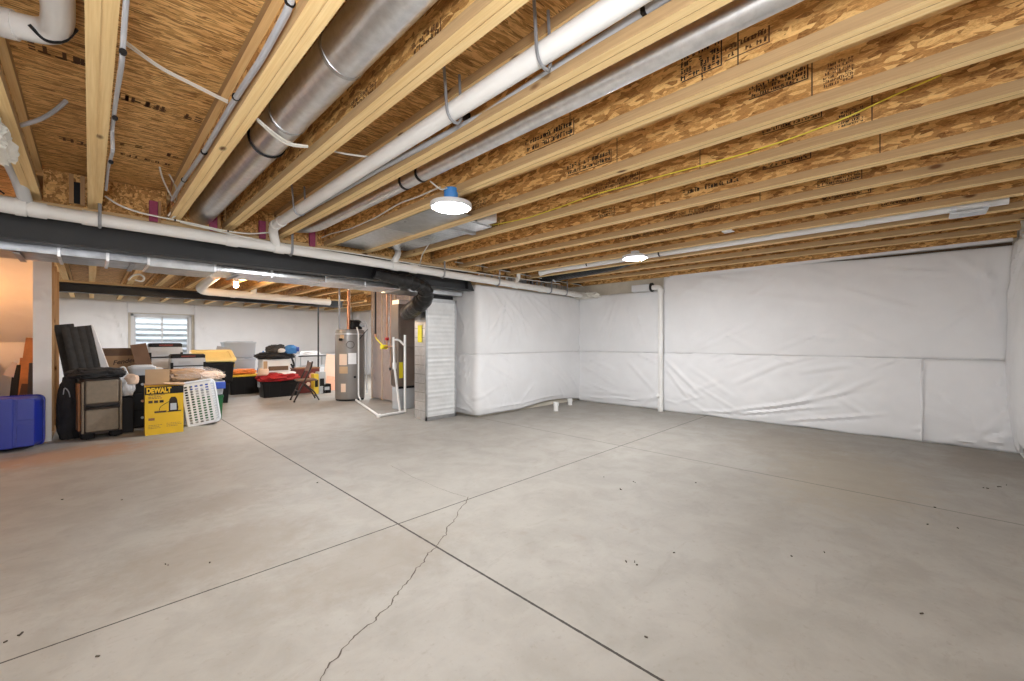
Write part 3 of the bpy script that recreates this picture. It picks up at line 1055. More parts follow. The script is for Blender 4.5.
# slim silver duct
t = thing('round_duct', 'slim round silver duct beside the joist, ending near the beam', 'duct', (1.74, -.7, 2.55))
MB().tube([(0, 0, 0), (0, 5.35, 0), (-.02, 5.6, .02), (-.06, 5.85, .06)], .055, 20, .1).build('pipe', M['galv'], t, smooth=True)
for (px, py) in ((404, 188), (420, 180)):
    yy = at(px, py, z=2.5).y + .7
    MB().cyl((0, yy - .012, 0), (0, yy + .012, 0), .060, seg=20).build('clamp', M['black'], t, smooth=True)

# long white pipe between joists toward the right wall
t = thing('vent_pipe', 'long white vent pipe between joists past the farther lamp', 'pipe', (5.60, -.55, 2.535))
MB().tube([(0, 0, 0), (0, 5.15, -.01), (-.06, 5.32, -.05)], .046, 16, .08).build('pipe', M['pvc'], t, smooth=True)
for yy in (1.0, 3.35, 4.1):
    MB().cyl((0, yy - .05, 0), (0, yy + .05, 0), .052, seg=16).build('coupling', M['pvc'], t, smooth=True)
for yy in (3.15, 4.35):
    MB().cyl((0, yy - .01, 0), (0, yy + .01, 0), .053, seg=16).build('strap', M['black'], t, smooth=True)

# standpipe on the right wall
SY = 3.42
t = thing('standpipe', 'white standpipe against the right wall with elbow at its top', 'pipe', (7.395, SY, 0))
MB().tube([(0, 0, 0), (0, 0, 2.30), (.01, .20, 2.30)], .048, 18, .10).build('pipe', M['pvc'], t, smooth=True)
for z in (.03, .26, 1.35, 2.18):
    MB().cyl((0, 0, z), (0, 0, z + .07), .055, seg=18).build('coupling', M['pvc'], t, smooth=True)
MB().cyl((0, .02, .24), (-.07, .02, .30), .03, seg=12).build('cleanout', M['pvc'], t, smooth=True)
MB().cyl((.01, .16, 2.31), (.01, .19, 2.31), .085, seg=20).build('rubber_collar', M['black'], t, smooth=True)
MB().box(-.06, .09, .20, .56, 2.245, 2.375).build('sleeve', M['white_plastic'], t, bevel=.012)
# gobs of white foam where drain meets right wall
t = MB().blob((7.42, 5.1, 2.2), (.18, .6, .14), 9, .5, 2.6, 4, 0, .4).build('spray_foam', M['foam_white'], smooth=True)
tag(t, 'white foam lumps at the inside corner under the drain pipe end', 'spray foam')

# short stub pipes on the floor by the block
for px, py, h, lab in ((556, 411, .10, 'short white pipe stub at the foot of the wall block'), (570, 405, .07, 'smaller white pipe stub right of the first, near the corner')):
    c = at(px, py, z=0)
    o = thing('pipe_stub', lab, 'pipe stub', (c.x, min(c.y, 5.12), 0), 0, 'pipe stubs by the wall block')
    MB().cyl((0, 0, 0), (0, 0, h), .043, seg=16).build('pipe', M['pvc'], o, smooth=True)
    MB().cyl((0, 0, h), (0, 0, h + .06), .051, seg=16).build('cap', M['pvc'], o, smooth=True)

# black duct piece between the joists near the right wall
o = thing('flex_duct', 'black duct piece between joists beside the right wall corner', 'duct', (6.25, 3.2, 2.58))
MB().tube([(-.02, 0, .05), (0, .5, .03), (0, 1.2, 0), (.02, 2.1, -.02)], [.05, .11, .12, .12], 16).build('sleeve', M['black_wrap'], o, smooth=True)
MB().tube([(-.11, 1.75, -.13), (-.06, 1.75, -.142), (.0, 1.78, -.145), (.13, 1.8, -.05)], .016, 6).build('strap', M['white_plastic'], o, smooth=True)

# sheet metal pan and flat ducts between joists
t = thing('metal_pan', 'flat sheet metal pan nailed under the joist bay by the nearer lamp', 'duct pan', (2.155, 3.05, 2.50))
MB().box(.004, .44, .0, 1.0, -.004, -.001).build('panel', M['galv_dull'], t)
MB().box(.004, .44, 1.0, 2.15, -.004, -.001).build('panel', M['galv'], t)
MB().box(.004, .44, .98, 1.02, -.009, -.003).build('seam', M['galv'], t)
MB().box(.39, .43, -.5, 2.2, -.032, -.005).build('batten', M['lum_y'], t)
MB().box(.05, .07, .62, .64, -.009, .0).build('slip_joint', M['strap'], t)
t = thing('flat_duct', 'crumpled foil flat duct in the joist bay behind the metal pan', 'duct', (2.73, 3.3, 2.51))
MB().box(.0, .33, 0, 1.75, .02, .22).build('body', M['foil'], t, bevel=.015)
MB().box(-.02, .35, .3, .36, .0, .24).build('flange', M['galv_dull'], t, bevel=.004)
MB().box(.1, .26, -.14, .0, .03, .16).build('white_boot', M['white_plastic'], t, bevel=.01)

# foil and metal runs above the wall block
for k, (x0, x1) in enumerate(((4.75, 5.35), (5.42, 5.95), (6.02, 6.5), (6.56, 7.2))):
    o = thing('foil_strip', 'silver duct strip on top of the wall block, %s from the left' % ordn[k], 'duct strip', (x0, 5.44, 2.31), 0, 'duct strips over the wall block')
    MB().box(0, x1 - x0, 0, .06, 0.002, .17).build('panel', M['galv_dull' if k % 2 else 'foil'], o, bevel=.006)
    for q in range(3):
        xx = (q + .6) * (x1 - x0) / 3.6
        MB().box(xx, xx + .02, -.012, 0, 0.002, .17).build('strap', M['strap'], o)

# ------------------------------------------------------------------ flat trunk duct behind beam
t = thing('trunk_duct', 'long flat galvanised duct under and behind the near beam', 'duct', (0, 5.62, 2.085))
segs = [(-1.6, -.2, 'galv_dull2'), (-.2, .42, 'galv_dull2'), (.42, .98, 'galv_dull'), (.98, 2.2, 'foil'), (2.2, 3.3, 'galv'), (3.3, 4.5, 'galv_dull')]
for x0, x1, mm in segs:
    MB().box(x0 + .003, x1 - .003, 0, .55, -.02 if mm == 'galv_dull' else 0, .30).build('section', M[mm], t, bevel=.006)
for x in (-.75, -.2, .12, .42, .98, 1.55, 2.2, 2.75, 3.3):
    MB().box(x - .012, x + .012, -.012, .562, -.014, .31).build('drive_cleat', M['galv'], t, bevel=.003)
for x in (-.45, .3, 1.2):
    MB().box(x - .02, x + .02, -.016, .566, -.022, -.015).build('hanger_strap', M['strap'], t)

# boot of white PVC at the left side above closet wall
t = thing('vent_pipe', 'pale pipe with a bend above the far beam lit by the bare bulb', 'pipe', (1.75, 11.3, 2.40))
MB().tube([(-.12, -2.0, .12), (-.12, -.4, .02), (.02, 0, 0), (.3, .05, 0), (2.9, .35, -.03)], .085, 16, .28).build('pipe', M['pvc'], t, smooth=True)
MB().tube([(.95, .1, 0), (1.0, .1, .06), (1.0, .0, .2)], .06, 14, .05).build('branch', M['pvc'], t, smooth=True)
for x in (.55, 1.5, 2.2):
    MB().cyl((x, .08 + (x - .3) * .115, -.004 * x), (x + .08, .09 + (x - .3) * .115, -.004 * x), .093, seg=16).build('coupling', M['pvc'], t, smooth=True)


# ------------------------------------------------------------------ lamps
def led(label, c, box, side):
    t = thing('led_lamp', label, 'ceiling lamp', c, 0, 'round LED lamps on the joists')
    MB().lathe([(.02, -.028), (.08, -.026), (.125, -.016), (.148, .0), (.150, .012), (.14, .02)], seg=40).build('lens', M['led'], t, smooth=True)
    MB().lathe([(.1505, -.008), (.157, -.010), (.168, .0), (.165, .028), (.13, .040), (.07, .05), (.05, .062)], seg=40).build('rim', M['white_plastic'], t, smooth=True)
    if box:
        MB().lathe([(.048, .06), (.056, .075), (.056, .145), (.05, .15)], seg=24).build('junction_box', M['blue_box'], t, smooth=True)
        MB().cyl((.05, 0, .12), (.10, 0, .12), .006, seg=8).build('nail', M['strap'], t)
    else:
        MB().lathe([(.048, .06), (.056, .075), (.056, .085), (.05, .088)], seg=24).build('junction_box', M['white_plastic'], t, smooth=True)
    return t


c1 = at(451, 207, z=2.385)
led('round glowing LED lamp on a blue box, nearer of the two lit lamps', c1, True, 1)
c2 = at(635, 258, z=2.405)
led('round glowing LED lamp under the long white pipe, farther of the two', c2, False, 1)
led('added unseen LED fill lamp behind and left of the camera', (-1.2, .3, 2.46), False, 1)  # fill lamp added out of view to lift the near room
led('added LED fill lamp hidden behind the near beam', (2.45, 7.15, 2.462), False, 1)  # unseen lamp, added to brighten the storage area
led('added LED fill lamp hidden behind the far beam', (3.2, 13.6, 2.468), False, 1)  # added fill out of sight, brightens the back end
led('added LED fill lamp hidden behind the far beam, left one', (.4, 13.8, 2.468), False, 1)  # second added fill lamp past the far beam, unseen
led('assumed LED fill lamp hidden behind the insulated stud wall', (5.6, 9.9, 2.462), False, 1)  # unseen lamp added for storage light, assumed from shadows falling left
led('added unseen LED fill lamp on the far right behind the wall block', (6.1, 11.6, 2.462), False, 1)  # unseen extra lamp, put in to brighten the far storage side

c = at(236, 284, z=2.40)
t = thing('bare_bulb', 'lit bare bulb on the joists over the storage area', 'light bulb', c)
MB().lathe([(.006, -.072), (.03, -.062), (.042, -.03), (.034, .0), (.02, .02), (.016, .03)], seg=20).build('glass_bulb', M['bulb'], t, smooth=True)
MB().lathe([(.02, .03), (.045, .035), (.055, .07), (.05, .095)], seg=20).build('holder', M['white_plastic'], t, smooth=True)
t = thing('bare_bulb', 'assumed lit warm bulb hidden inside the closet under the stairs', 'light bulb', (-1.28, 8.55, 1.95))  # unseen bulb, assumed from the orange light on the closet drywall
MB().lathe([(.006, -.072), (.03, -.062), (.042, -.03), (.034, .0), (.02, .02), (.016, .03)], seg=20).build('glass_bulb', M['bulb_warm'], t, smooth=True)
MB().lathe([(.02, .03), (.045, .035), (.055, .07), (.05, .095)], seg=20).build('holder', M['white_plastic'], t, smooth=True)
MB().cyl((0, 0, .095), (0, 0, .40), .006, seg=8).build('cord', M['white_plastic'], t)

# recessed fixture box with brackets near the right end
c = at(970, 209, z=2.475)
t = thing('fixture_box', 'white square ceiling fixture with metal brackets at upper right', 'ceiling fixture', (5.66, c.y, 2.478), 0)
MB().box(-.10, .12, -.115, .115, -.012, .004).build('trim_plate', M['white_plastic'], t, bevel=.004)
MB().box(-.045, .065, -.06, .06, -.015, -.0125).build('lens', M['lid_clear'], t, bevel=.002)
for s in (-1, 1):
    MB().box(-.18, .16, s * .10 - .02, s * .10 + .02, .005, .02).build('bracket', M['galv'], t, bevel=.002)
    MB().box(-.185, -.175, s * .10 - .02, s * .10 + .02, .005, .075).build('bracket_ear', M['galv'], t)
c = at(728, 231, z=2.5)
o = MB().box(c.x - .05, c.x + .05, c.y - .05, c.y + .05, 2.49, 2.499).build('joist_tag', M['white_print'])
tag(o, 'tiny white tag under a joist near the farther lamp', 'tag')


# ------------------------------------------------------------------ cables
def cable(label, pts, r, mat, clips=(), cat='cable', name='cable', fil=.08, seg=8):
    p0 = Vector(pts[0])
    t = thing(name, label, cat, p0)
    MB().tube([Vector(p) - p0 for p in pts], r, seg, fil, 4).build('sheath', M[mat], t, smooth=True)
    for q, d in clips:
        q = Vector(q) - p0
        MB().cyl(q - Vector(d) * .006, q + Vector(d) * .006, r * 1.35, seg=12).build('clip', M['black'], t, smooth=True)
    return t


xj = JR[2] - .089 - .022
pts = [at(a, b2, x=xj) for a, b2 in ((293, -8), (288, 10), (262, 58), (237, 96), (205, 150), (184, 180), (172, 200))]
cable('grey conduit clipped along the left side of a joist', pts, .014, 'cable_grey', [(at(290, 2, x=xj), (0, 1, 0)), (at(236, 97, x=xj), (0, 1, 0)), (at(204, 152, x=xj), (0, 1, 0)), (at(184, 180, x=xj), (0, 1, 0))], 'conduit', 'conduit')
xj = JR[1] + .015
pts = [at(a, b2, x=xj) for a, b2 in ((127, -10), (124, 30), (122, 62), (116, 100), (112, 130), (113, 150), (108, 168), (106, 190))]
cable('loose grey hose down the right side of the second joist', pts, .009, 'cable_grey', [(at(123, 52, x=xj), (0, 1, 0)), (at(115, 118, x=xj), (0, 1, 0)), (at(111, 162, x=xj), (0, 1, 0))], 'hose', 'hose')
for k, (off, lab) in enumerate(((0, 'white cable crossing the bay from the second joist to the conduit'), (.035, 'white cable beside its twin, crossing the second joist bay'))):
    pts = [at(124, 40 + k * 3, z=2.71), at(160, 67 + k * 2, z=2.70), at(190, 82 + k * 2, z=2.67), at(228, 101 + k * 2, z=2.64)]
    cable(lab, pts, .0045, 'cable')
for k in range(2):
    pts = [at(255 + k * 2, 117 + k * 3, z=2.53), at(275, 134 + k * 3, z=2.51), at(290, 144 + k * 2, z=2.50), at(308, 146 + k, z=2.52)]
    cable(('white cable crossing under the big silver duct', 'second white cable looped under the big silver duct')[k], pts, .0065, 'cable')
cable('white cable crossing the bay right of the big silver duct', [at(325, 149, z=2.56), at(345, 154, z=2.58), at(370, 157, z=2.60)], .0065, 'cable')
cable('white cable loop hanging at the beam, longer of three', [at(157, 155, y=4.6), at(162, 178, y=4.75), at(172, 198, y=4.95), at(182, 212, y=5.1), at(172, 218, y=5.12)], .007, 'cable')
cable('white cable loop hanging at the beam, middle of three', [at(160, 155, y=4.7), at(168, 172, y=4.8), at(178, 190, y=4.95), at(176, 206, y=5.1), at(168, 216, y=5.12)], .007, 'cable')
cable('short brown cable hanging at the beam beside the white loops', [at(172, 160, y=4.8), at(172, 180, y=4.9), at(170, 200, y=5.05), at(178, 216, y=5.1)], .005, 'copper')
yc = 5.12
cable('white cable run above the drain pipe from the second joist rightwards', [at(a, b2, y=yc) for a, b2 in ((105, 196), (118, 205), (140, 213), (165, 218), (195, 224), (225, 231), (250, 234), (276, 232))], .008, 'cable',
      [(at(175, 220, y=yc), (1, 0, 0)), (at(228, 231, y=yc), (1, 0, 0))])
cable('thin white cable lying on the drain pipe past the elbow', [at(a, b2, y=5.14) for a, b2 in ((180, 222), (240, 236), (275, 243), (330, 250), (370, 256), (420, 265), (500, 276), (560, 284))], .008, 'cable')
xc = JR[5] - .089 - .012
cable('wavy white cable stapled along the joist below the slim duct', [at(a, b2, x=xc) for a, b2 in ((312, 242), (330, 234), (350, 229), (375, 218), (400, 203), (420, 196), (440, 187))], .007, 'cable')
cable('pair of white leads entering the blue lamp box', [at(430, 181, z=2.56), at(436, 186, z=2.53), at(441, 190, z=2.51), at(447, 188, z=2.51)], .006, 'cable')
xc = JR[7] - .089 - .006
cable('yellow cable strung along a joist side', [at(a, b2, x=xc) for a, b2 in ((470, 229), (493, 225), (528, 218), (560, 207), (593, 195), (654, 178), (740, 155), (793, 138), (846, 118), (890, 97), (941, 75))], .0045, 'cable_yellow')
cable('short grey cable curving out of the first bay', [at(18, 126, z=2.62), at(40, 120, z=2.70), at(56, 110, z=2.75), at(66, 101, z=2.79)], .012, 'cable_grey')
cable('brown cable bending down to the drain near the metal pan', [at(448, 238, z=2.56), at(430, 242, z=2.54), at(422, 255, z=2.48), at(419, 268, z=2.40)], .007, 'cable')
cable('white cable along the top of the wall block', [at(a, b2, y=5.25) for a, b2 in ((455, 262), (480, 266), (510, 272), (545, 279), (580, 285), (592, 292))], .008, 'cable')
cable('dark wire along the top of the wall block', [at(a, b2, y=5.28) for a, b2 in ((500, 269), (530, 276), (560, 281), (585, 285), (590, 293))], .012, 'black')
cable('coil of pale cable among joists behind the near beam', [at(a, b2, y=8.0) for a, b2 in ((128, 280), (133, 275), (140, 274), (145, 278), (142, 282), (135, 280))], .012, 'cable')

# ------------------------------------------------------------------ partition end and closet under the stairs
pe = MB().box(-.51, -.48, 8.05, 10.05, 0, 2.42).box(-.48, -.350, 8.05, 8.066, 0, 2.42).build('wall_partition', M['drywall'])
struct(pe)
for yy in (8.067, 8.115, 8.65, 9.25, 9.95):
    MB().box(-.479, -.352, yy, yy + .04, .041, 2.42).build('stud', M['lum_z'], pe)
MB().box(-.479, -.352, 8.067, 10.05, 2.421, 2.46).build('top_plate', M['lum_y'], pe)
MB().box(-.479, -.352, 8.067, 10.05, 0, .04).build('bottom_plate', M['lum_y'], pe)
# header over closet opening
struct(MB().box(X0, -.51, 8.06, 8.14, 2.39, 2.5).build('trim_4', M['drywall']))
# sloped soffit and low back wall
struct(MB().prism([(8.15, 2.44), (9.62, 1.28), (9.72, 1.28), (9.72, 2.44)], X0, -.511, 'x').build('wall_stairs', M['drywall']))
struct(MB().box(X0, -.511, 9.62, 9.72, 0, 1.28).build('wall_closet', M['drywall']))

# closet contents
def leaning(name, label, cat, bot, top, w, tk, mat, twist=0):
    bot, top = Vector(bot), Vector(top)
    d = top - bot
    L = d.length
    z = d.normalized()
    x = Vector((math.cos(twist), math.sin(twist), 0))
    x = (x - z * x.dot(z)).normalized()
    y = z.cross(x)
    Mx = Matrix((x, y, z)).transposed().to_4x4()
    t = thing(name, label, cat, bot)
    return t, Mx, L


def plank(label, bot, top, w, tk, mat, name='wood_board', cat='board', twist=0, slot=False):
    t, Mx, L = leaning(name, label, cat, bot, top, w, tk, mat, twist)
    MB().box(-w / 2, w / 2, -tk / 2, tk / 2, 0, L, Mx).build('board', M[mat], t, bevel=.004)
    return t, Mx, L


def fl_(px, y):
    p = at(px, 341, y=y)
    return Vector((p.x, p.y, .0))


t = MB().box(-1.7, -.93, 9.25, 9.58, 0.0, 1.0).build('wooden_chest', M['dark_wood'], bevel=.01)
tag(t, 'dark brown wooden chest at the back of the closet under the stairs', 'chest')
plank('orange brown board leaning in the closet, tallest there', fl_(16, 9.0) + Vector((0, 0, .02)), at(31, 338, y=9.5), .10, .03, 'tan_wood')
plank('brown board leaning in the closet, in front of the tallest one', fl_(20, 8.8) + Vector((0, 0, .02)), at(27, 358, y=9.2), .13, .03, 'tan_wood')
plank('black slat leaning in the closet left of the brown boards', fl_(9, 8.6) + Vector((0, 0, .02)), at(17, 365, y=8.9), .07, .03, 'black')
plank('black slat leaning against the white wall end', fl_(29, 8.4) + Vector((0, 0, .02)), at(33, 363, y=8.5), .07, .03, 'brown_trim')
t, Mx, L = plank('dark brown slat leaning between black ones in the closet', fl_(14, 8.5) + Vector((0, 0, .02)), at(26, 384, y=8.8), .08, .03, 'dark_wood')
pa = at(10, 370, y=8.58)
t = thing('paper_sheet', 'folded cream paper sheet among the closet boards', 'paper', pa)
MB().prism([(-.06, -.06), (.03, -.10), (.06, .09), (.02, .11)], -.004, .004, 'y').build('sheet', M['peach_board'], t)
MB().prism([(.02, .11), (.06, .09), (.085, .115), (.05, .12)], -.01, .006, 'y').build('folded_edge', M['white_print'], t)

# ------------------------------------------------------------------ storage things


def tote(label, cat, loc, rz, w, d, h, body, lid, name='storage_tote', taper=.88, ribs=True, lidh=.05, group=None, handles=None, clear=False):
    t = thing(name, label, cat, loc, rz, group)
    b = MB()
    b.shell([rr(w * taper, d * taper, .04, 0), rr(w * .97, d * .97, .045, h - .05), rr(w, d, .05, h - .05), rr(w, d, .05, h - .012)], .008)
    b.build('body', M[body], t, smooth=True)
    if ribs:
        for sx in (-.28, 0, .28):
            bb = MB()
            f = lambda q: -(d / 2) * (taper + (.97 - taper) * q / (h - .05)) - .004
            bb.loft([[Vector((sx * w - .03, f(.02), .02)), Vector((sx * w + .03, f(.02), .02)), Vector((sx * w + .03, f(.02) + .02, .02)), Vector((sx * w - .03, f(.02) + .02, .02))],
                     [Vector((sx * w - .03, f(h - .06), h - .06)), Vector((sx * w + .03, f(h - .06), h - .06)), Vector((sx * w + .03, f(h - .06) + .02, h - .06)), Vector((sx * w - .03, f(h - .06) + .02, h - .06))]])
            bb.build('rib', M[body], t)
    if lid:
        b = MB()
        b.loft([rr(w + .015, d + .015, .055, h - .03), rr(w + .02, d + .02, .055, h - .005), rr(w + .005, d + .005, .05, h + .004), rr(w * .86, d * .82, .05, h + .004), rr(w * .83, d * .79, .05, h + lidh - .03), rr(w * .8, d * .76, .05, h + lidh - .03)])
        b.build('lid', M[lid], t, smooth=True)
    if handles:
        for s in (-1, 1):
            MB().box(s * (w / 2 + .012) - .014, s * (w / 2 + .012) + .014, -.06, .06, h - .12, h - .0).build('latch', M[handles], t, bevel=.006)
    return t


# blue tote on its side, underside towards the room
c = at(47, 447, y=7.66)
t = thing('storage_tote', 'royal blue tote tipped on its side against the white wall end', 'storage tote', (-.82, 7.58, .0), math.radians(-3))
W_, H_ = .78, .625
MX = T(0, 0, H_ / 2 + .012) @ R(-4, 'X') @ R(90, 'X')
b = MB()
b.shell([rr(W_ * .9, H_ * .90, .045, 0), rr(W_ * .915, H_ * .915, .06, .012), rr(W_ * .99, H_ * .985, .07, .36), rr(W_ * 1.03, H_ * 1.03, .07, .365), rr(W_ * 1.03, H_ * 1.03, .07, .40)], .008, M=T(0, 0, H_ / 2 + .02) @ R(-4, 'X') @ R(-90, 'X') @ T(0, 0, 0))
b.build('body', M['blue_tote'], t, smooth=True)
FM = T(0, 0, H_ / 2 + .02) @ R(-4, 'X') @ R(-90, 'X')
for (x0, x1, y0, y1) in ((-.36, -.235, -.29, -.03), (-.36, -.235, .03, .29), (.215, .355, -.28, -.03), (.215, .355, .03, .28), (-.205, .06, -.28, -.03), (-.205, .06, .03, .28)):
    MB().box(x0, x1, y0, y1, -.010, .004, FM).build('panel_rib', M['blue_tote'], t, bevel=.006)
MB().box(.085, .19, -.29, .29, -.014, .004, FM).build('panel_rib', M['blue_tote'], t, bevel=.008)

# upholstered panels


def tufted(label, loc, rz, lean, w, h, tk, nch, white=False):
    t = thing('headboard', label, 'headboard', loc, rz, 'charcoal tufted headboards')
    MX = R(lean, 'Y')
    b = MB()
    cw = w / nch
    poly = []
    for k in range(nch):
        for i in range(6):
            a = i / 5
            poly.append((-w / 2 + (k + a) * cw, -tk / 2 - .011 * math.sin(PI * a)))
    poly += [(w / 2, tk / 2), (-w / 2, tk / 2)]
    b.loft([[MX @ Vector((x, y, z)) for x, y in poly] for z in (.0, .06, h - .05, h)], True)
    b.build('upholstery', M['grey_cloth'], t, smooth=True)
    if white:
        b = MB()
        b.prism([(w / 2 - .01, h), (w / 2 + .01, h), (w / 2 + .060, 1.0), (w / 2 + .085, .75), (w / 2 - .01, .75)], -tk / 2 - .01, tk / 2 + .03, 'y', MX)
        b.build('plastic_wrap', M['white_plastic'], t, bevel=.02)
    return t


c = at(77, 327, y=8.75)
tufted('charcoal channel-tufted headboard, front one of two leaning by the partition', (c.x + .245, 8.75, .02), math.radians(-4), -9.3, .31, 1.51, .09, 4, True)
c = at(62, 328, y=9.0)
tufted('charcoal tufted headboard behind the front one, next to the partition', (c.x + .23, 9.02, .02), math.radians(-4), -8.0, .20, 1.54, .09, 3)
# black garment bag
t = thing('garment_bag', 'black bag slumped between the partition and the tan suitcase', 'bag', (-.185, 8.14, 0))
MB().blob((0, 0, 0), (.26, .34, .84), 3, .14, 1.5, 4, .0, .25).build('body', M['black_cloth'], t, smooth=True)
MB().tube([(-.06, -.16, .60), (-.05, -.17, .70), (-.01, -.17, .64), (.0, -.16, .56)], .006, 6, .05).build('strap', M['grey_plastic'], t, smooth=True)

# suitcase
pa, pb = at(85, 440, z=0), at(118, 438, z=0)
rz = math.radians(7)
mid = (pa + pb) / 2
mid.y += .05
nrm = Vector((-(pb - pa).y, (pb - pa).x, 0)).normalized()
t = thing('suitcase', 'tan fabric suitcase with dark trim standing on its wheels', 'suitcase', (mid.x - .01, mid.y + .15, 0), rz)
w, d, h = .39, .25, .80
b = MB()
b.loft([rr(w, d, .05, .06), rr(w + .005, d, .06, .10), rr(w + .005, d, .06, h - .04), rr(w - .03, d - .02, .05, h)])
b.build('body', M['brown_trim'], t, smooth=True)
MB().box(-w / 2 + .035, w / 2 - .035, -d / 2 - .03, -d / 2, .10, .39).build('lower_pocket', M['tan_fabric'], t, bevel=.015)
MB().box(-w / 2 + .035, w / 2 - .035, -d / 2 - .03, -d / 2, .47, .775).build('upper_pocket', M['tan_fabric'], t, bevel=.015)
MB().box(-w / 2 + .02, w / 2 - .02, -d / 2 - .026, -d / 2, .392, .468).build('strap_band', M['brown_trim'], t, bevel=.004)
b = MB()
b.tube([(-.16, -d / 2 - .032, .445), (-.05, -d / 2 - .045, .43), (.05, -d / 2 - .045, .43), (.16, -d / 2 - .032, .445)], .013, 8)
b.tube([(-.16, -d / 2 - .032, .415), (-.05, -d / 2 - .045, .43), (.05, -d / 2 - .045, .43), (.16, -d / 2 - .032, .415)], .010, 8)
b.build('carry_handle', M['black'], t, smooth=True)
for s in (-1, 1):
    MB().tube([(s * (w / 2 - .012), -d / 2 - .008, .09), (s * (w / 2 - .012), -d / 2 - .008, .76)], .014, 8).build('piping', M['tan_fabric'], t, smooth=True)
    for q in (-1, 1):
        MB().cyl((s * (w / 2 - .06) - .015, q * (d / 2 - .04), .032), (s * (w / 2 - .06) + .015, q * (d / 2 - .04), .032), .032, seg=16).build('wheel', M['black'], t, smooth=True)
    MB().loft([rr(.13, .12, .03, .02, cx=s * (w / 2 - .06), cy=-d / 2 + .04), rr(.14, .13, .03, .085, cx=s * (w / 2 - .06), cy=-d / 2 + .04)]).build('wheel_housing', M['black'], t, smooth=True)
MB().box(-w / 2 - .028, -w / 2 - .003, -d / 2 + .03, d / 2 - .01, .12, .74).build('side_panel', M['tan_wood'], t, bevel=.006)
t2 = MB().blob((0, 0, 0), (.56, .40, .14), 6, .2, 1.7, 4, 0, .3).build('black_jacket', M['black_cloth'], smooth=True)
t2.location = (t.location.x - .03, t.location.y, h + .002)
t2.rotation_euler = (0, 0, rz)
tag(t2, 'black jacket draped over the top of the tan suitcase', 'jacket')

# tall carton with script lettering
c = at(118, 348, y=9.45)
t = thing('cardboard_carton', 'tall brown carton with dark script lettering behind the suitcase', 'carton', (c.x + .02, 9.3, 0), math.radians(-4))
MB().box(-.26, .26, 0, .24, 0, 1.17).build('body', M['cardboard'], t, bevel=.006)
MB().box(-.26, .26, -.005, .0, 1.06, 1.172).build('top_band', M['cardboard_dark'], t)
MB().box(-.265, .265, .0, .25, 1.173, 1.182).build('top_flap', M['cardboard_dark'], t)
text('Fender', .098, M['dark_wood'], t, T(.045, -.004, .965) @ R(90, 'X') @ R(9, 'Z'), shear=.35)
# dark cardboard sheet
c = at(137, 360, y=9.2)
t, Mx, L = plank('dark brown cardboard sheet leaning right of the lettered carton', at(148, 380, y=9.0), at(138, 344, y=9.2), .20, .012, 'cardboard_dark', 'cardboard_sheet', 'cardboard')

# under that: black drawer tower, translucent bin and white bag
c = at(128, 425, y=8.55)
t = thing('drawer_unit', 'black drawer unit between the suitcase and yellow box', 'drawers', (at(136, 400, y=8.35).x, 8.35, 0))
MB().box(-.22, .22, 0, .36, 0, .78).build('cabinet', M['black'], t, bevel=.01)
for k in range(3):
    dr = MB().box(-.205, .205, -.014, .0, .03 + k * .25, .265 + k * .25).build('drawer', M['black'], t, bevel=.008)
    MB().cyl((.07, -.04, .15 + k * .25), (.07, -.014, .15 + k * .25), .018, seg=12).build('knob', M['copper'] if k == 1 else M['grey_plastic'], dr, smooth=True)
tz = .78
tote('small cloudy bin on the black drawer unit', 'storage bin', (t.location.x + .08, 8.54, tz), 0, .30, .28, .13, 'frosted', 'lid_clear', 'storage_bin', ribs=False)
t = thing('plastic_bag', 'white plastic bag with pink contents hanging beside the suitcase', 'bag', (at(126, 390, y=8.1).x, 8.12, .52))
MB().blob((0, 0, .0), (.19, .16, .30), 12, .25, 1.8, 4, 0, .3).build('bag_body', M['white_plastic'], t, smooth=True)
MB().blob((.06, -.02, .16), (.16, .15, .14), 13, .3, 2, 3).build('contents', M['peach_board'], t, smooth=True)
MB().tube([(-.07, 0, .25), (-.08, 0, .38), (-.02, 0, .42), (.02, 0, .30)], .012, 8, .05).build('handle', M['white_plastic'], t, smooth=True)
t = MB().box(-.10, .10, -.11, .11, 0, .50).build('black_crate', M['black'], bevel=.01)
t.location = (at(124, 400, y=8.1).x, 8.13, 0.0)
tag(t, 'narrow black crate under the white plastic bag', 'crate')

# yellow tool carton
pa, pb = at(145, 436, z=0), at(183.5, 431.5, z=0)
W_ = (pb - pa).length
rz = math.atan2(pb.y - pa.y, pb.x - pa.x)
t = thing('yellow_carton', 'yellow printed vacuum carton with black top band', 'carton', ((pa.x + pb.x) / 2, (pa.y + pb.y) / 2, 0), rz)
H_ = .665
b = MB()
b.box(-W_ / 2, W_ / 2, 0, .36, 0, .004)
for x0, x1, y0, y1 in ((-W_ / 2, W_ / 2, 0, .005), (-W_ / 2, W_ / 2, .355, .36), (-W_ / 2, -W_ / 2 + .005, .005, .355), (W_ / 2 - .005, W_ / 2, .005, .355)):
    b.box(x0, x1, y0, y1, .004, H_)
b.build('body', M['yellow_card'], t)
MB().box(-W_ / 2 - .001, W_ / 2 + .001, -.0015, .0, H_ - .105, H_).build('top_band', M['black'], t)
text('DEWALT', .098, M['amber'], t, T(-.062, -.003, H_ - .055) @ R(90, 'X'), width=.66, bold=.0035)
MB().box(-W_ / 2 + .01, -W_ / 2 + .28, .352, .356, H_ + .0, H_ + .225).build('back_flap', M['cardboard_pale'], t)
MB().box(-W_ / 2, W_ / 2, .33, .60, H_ + .0, H_ + .006).build('rear_flap', M['cardboard'], t)
MB().prism([(W_ / 2, H_), (W_ / 2 + .02, H_ + .02), (-.0, H_ + .035), (.0, H_ + .03)], .0, .32, 'y').build('side_flap', M['cardboard_pale'], t)
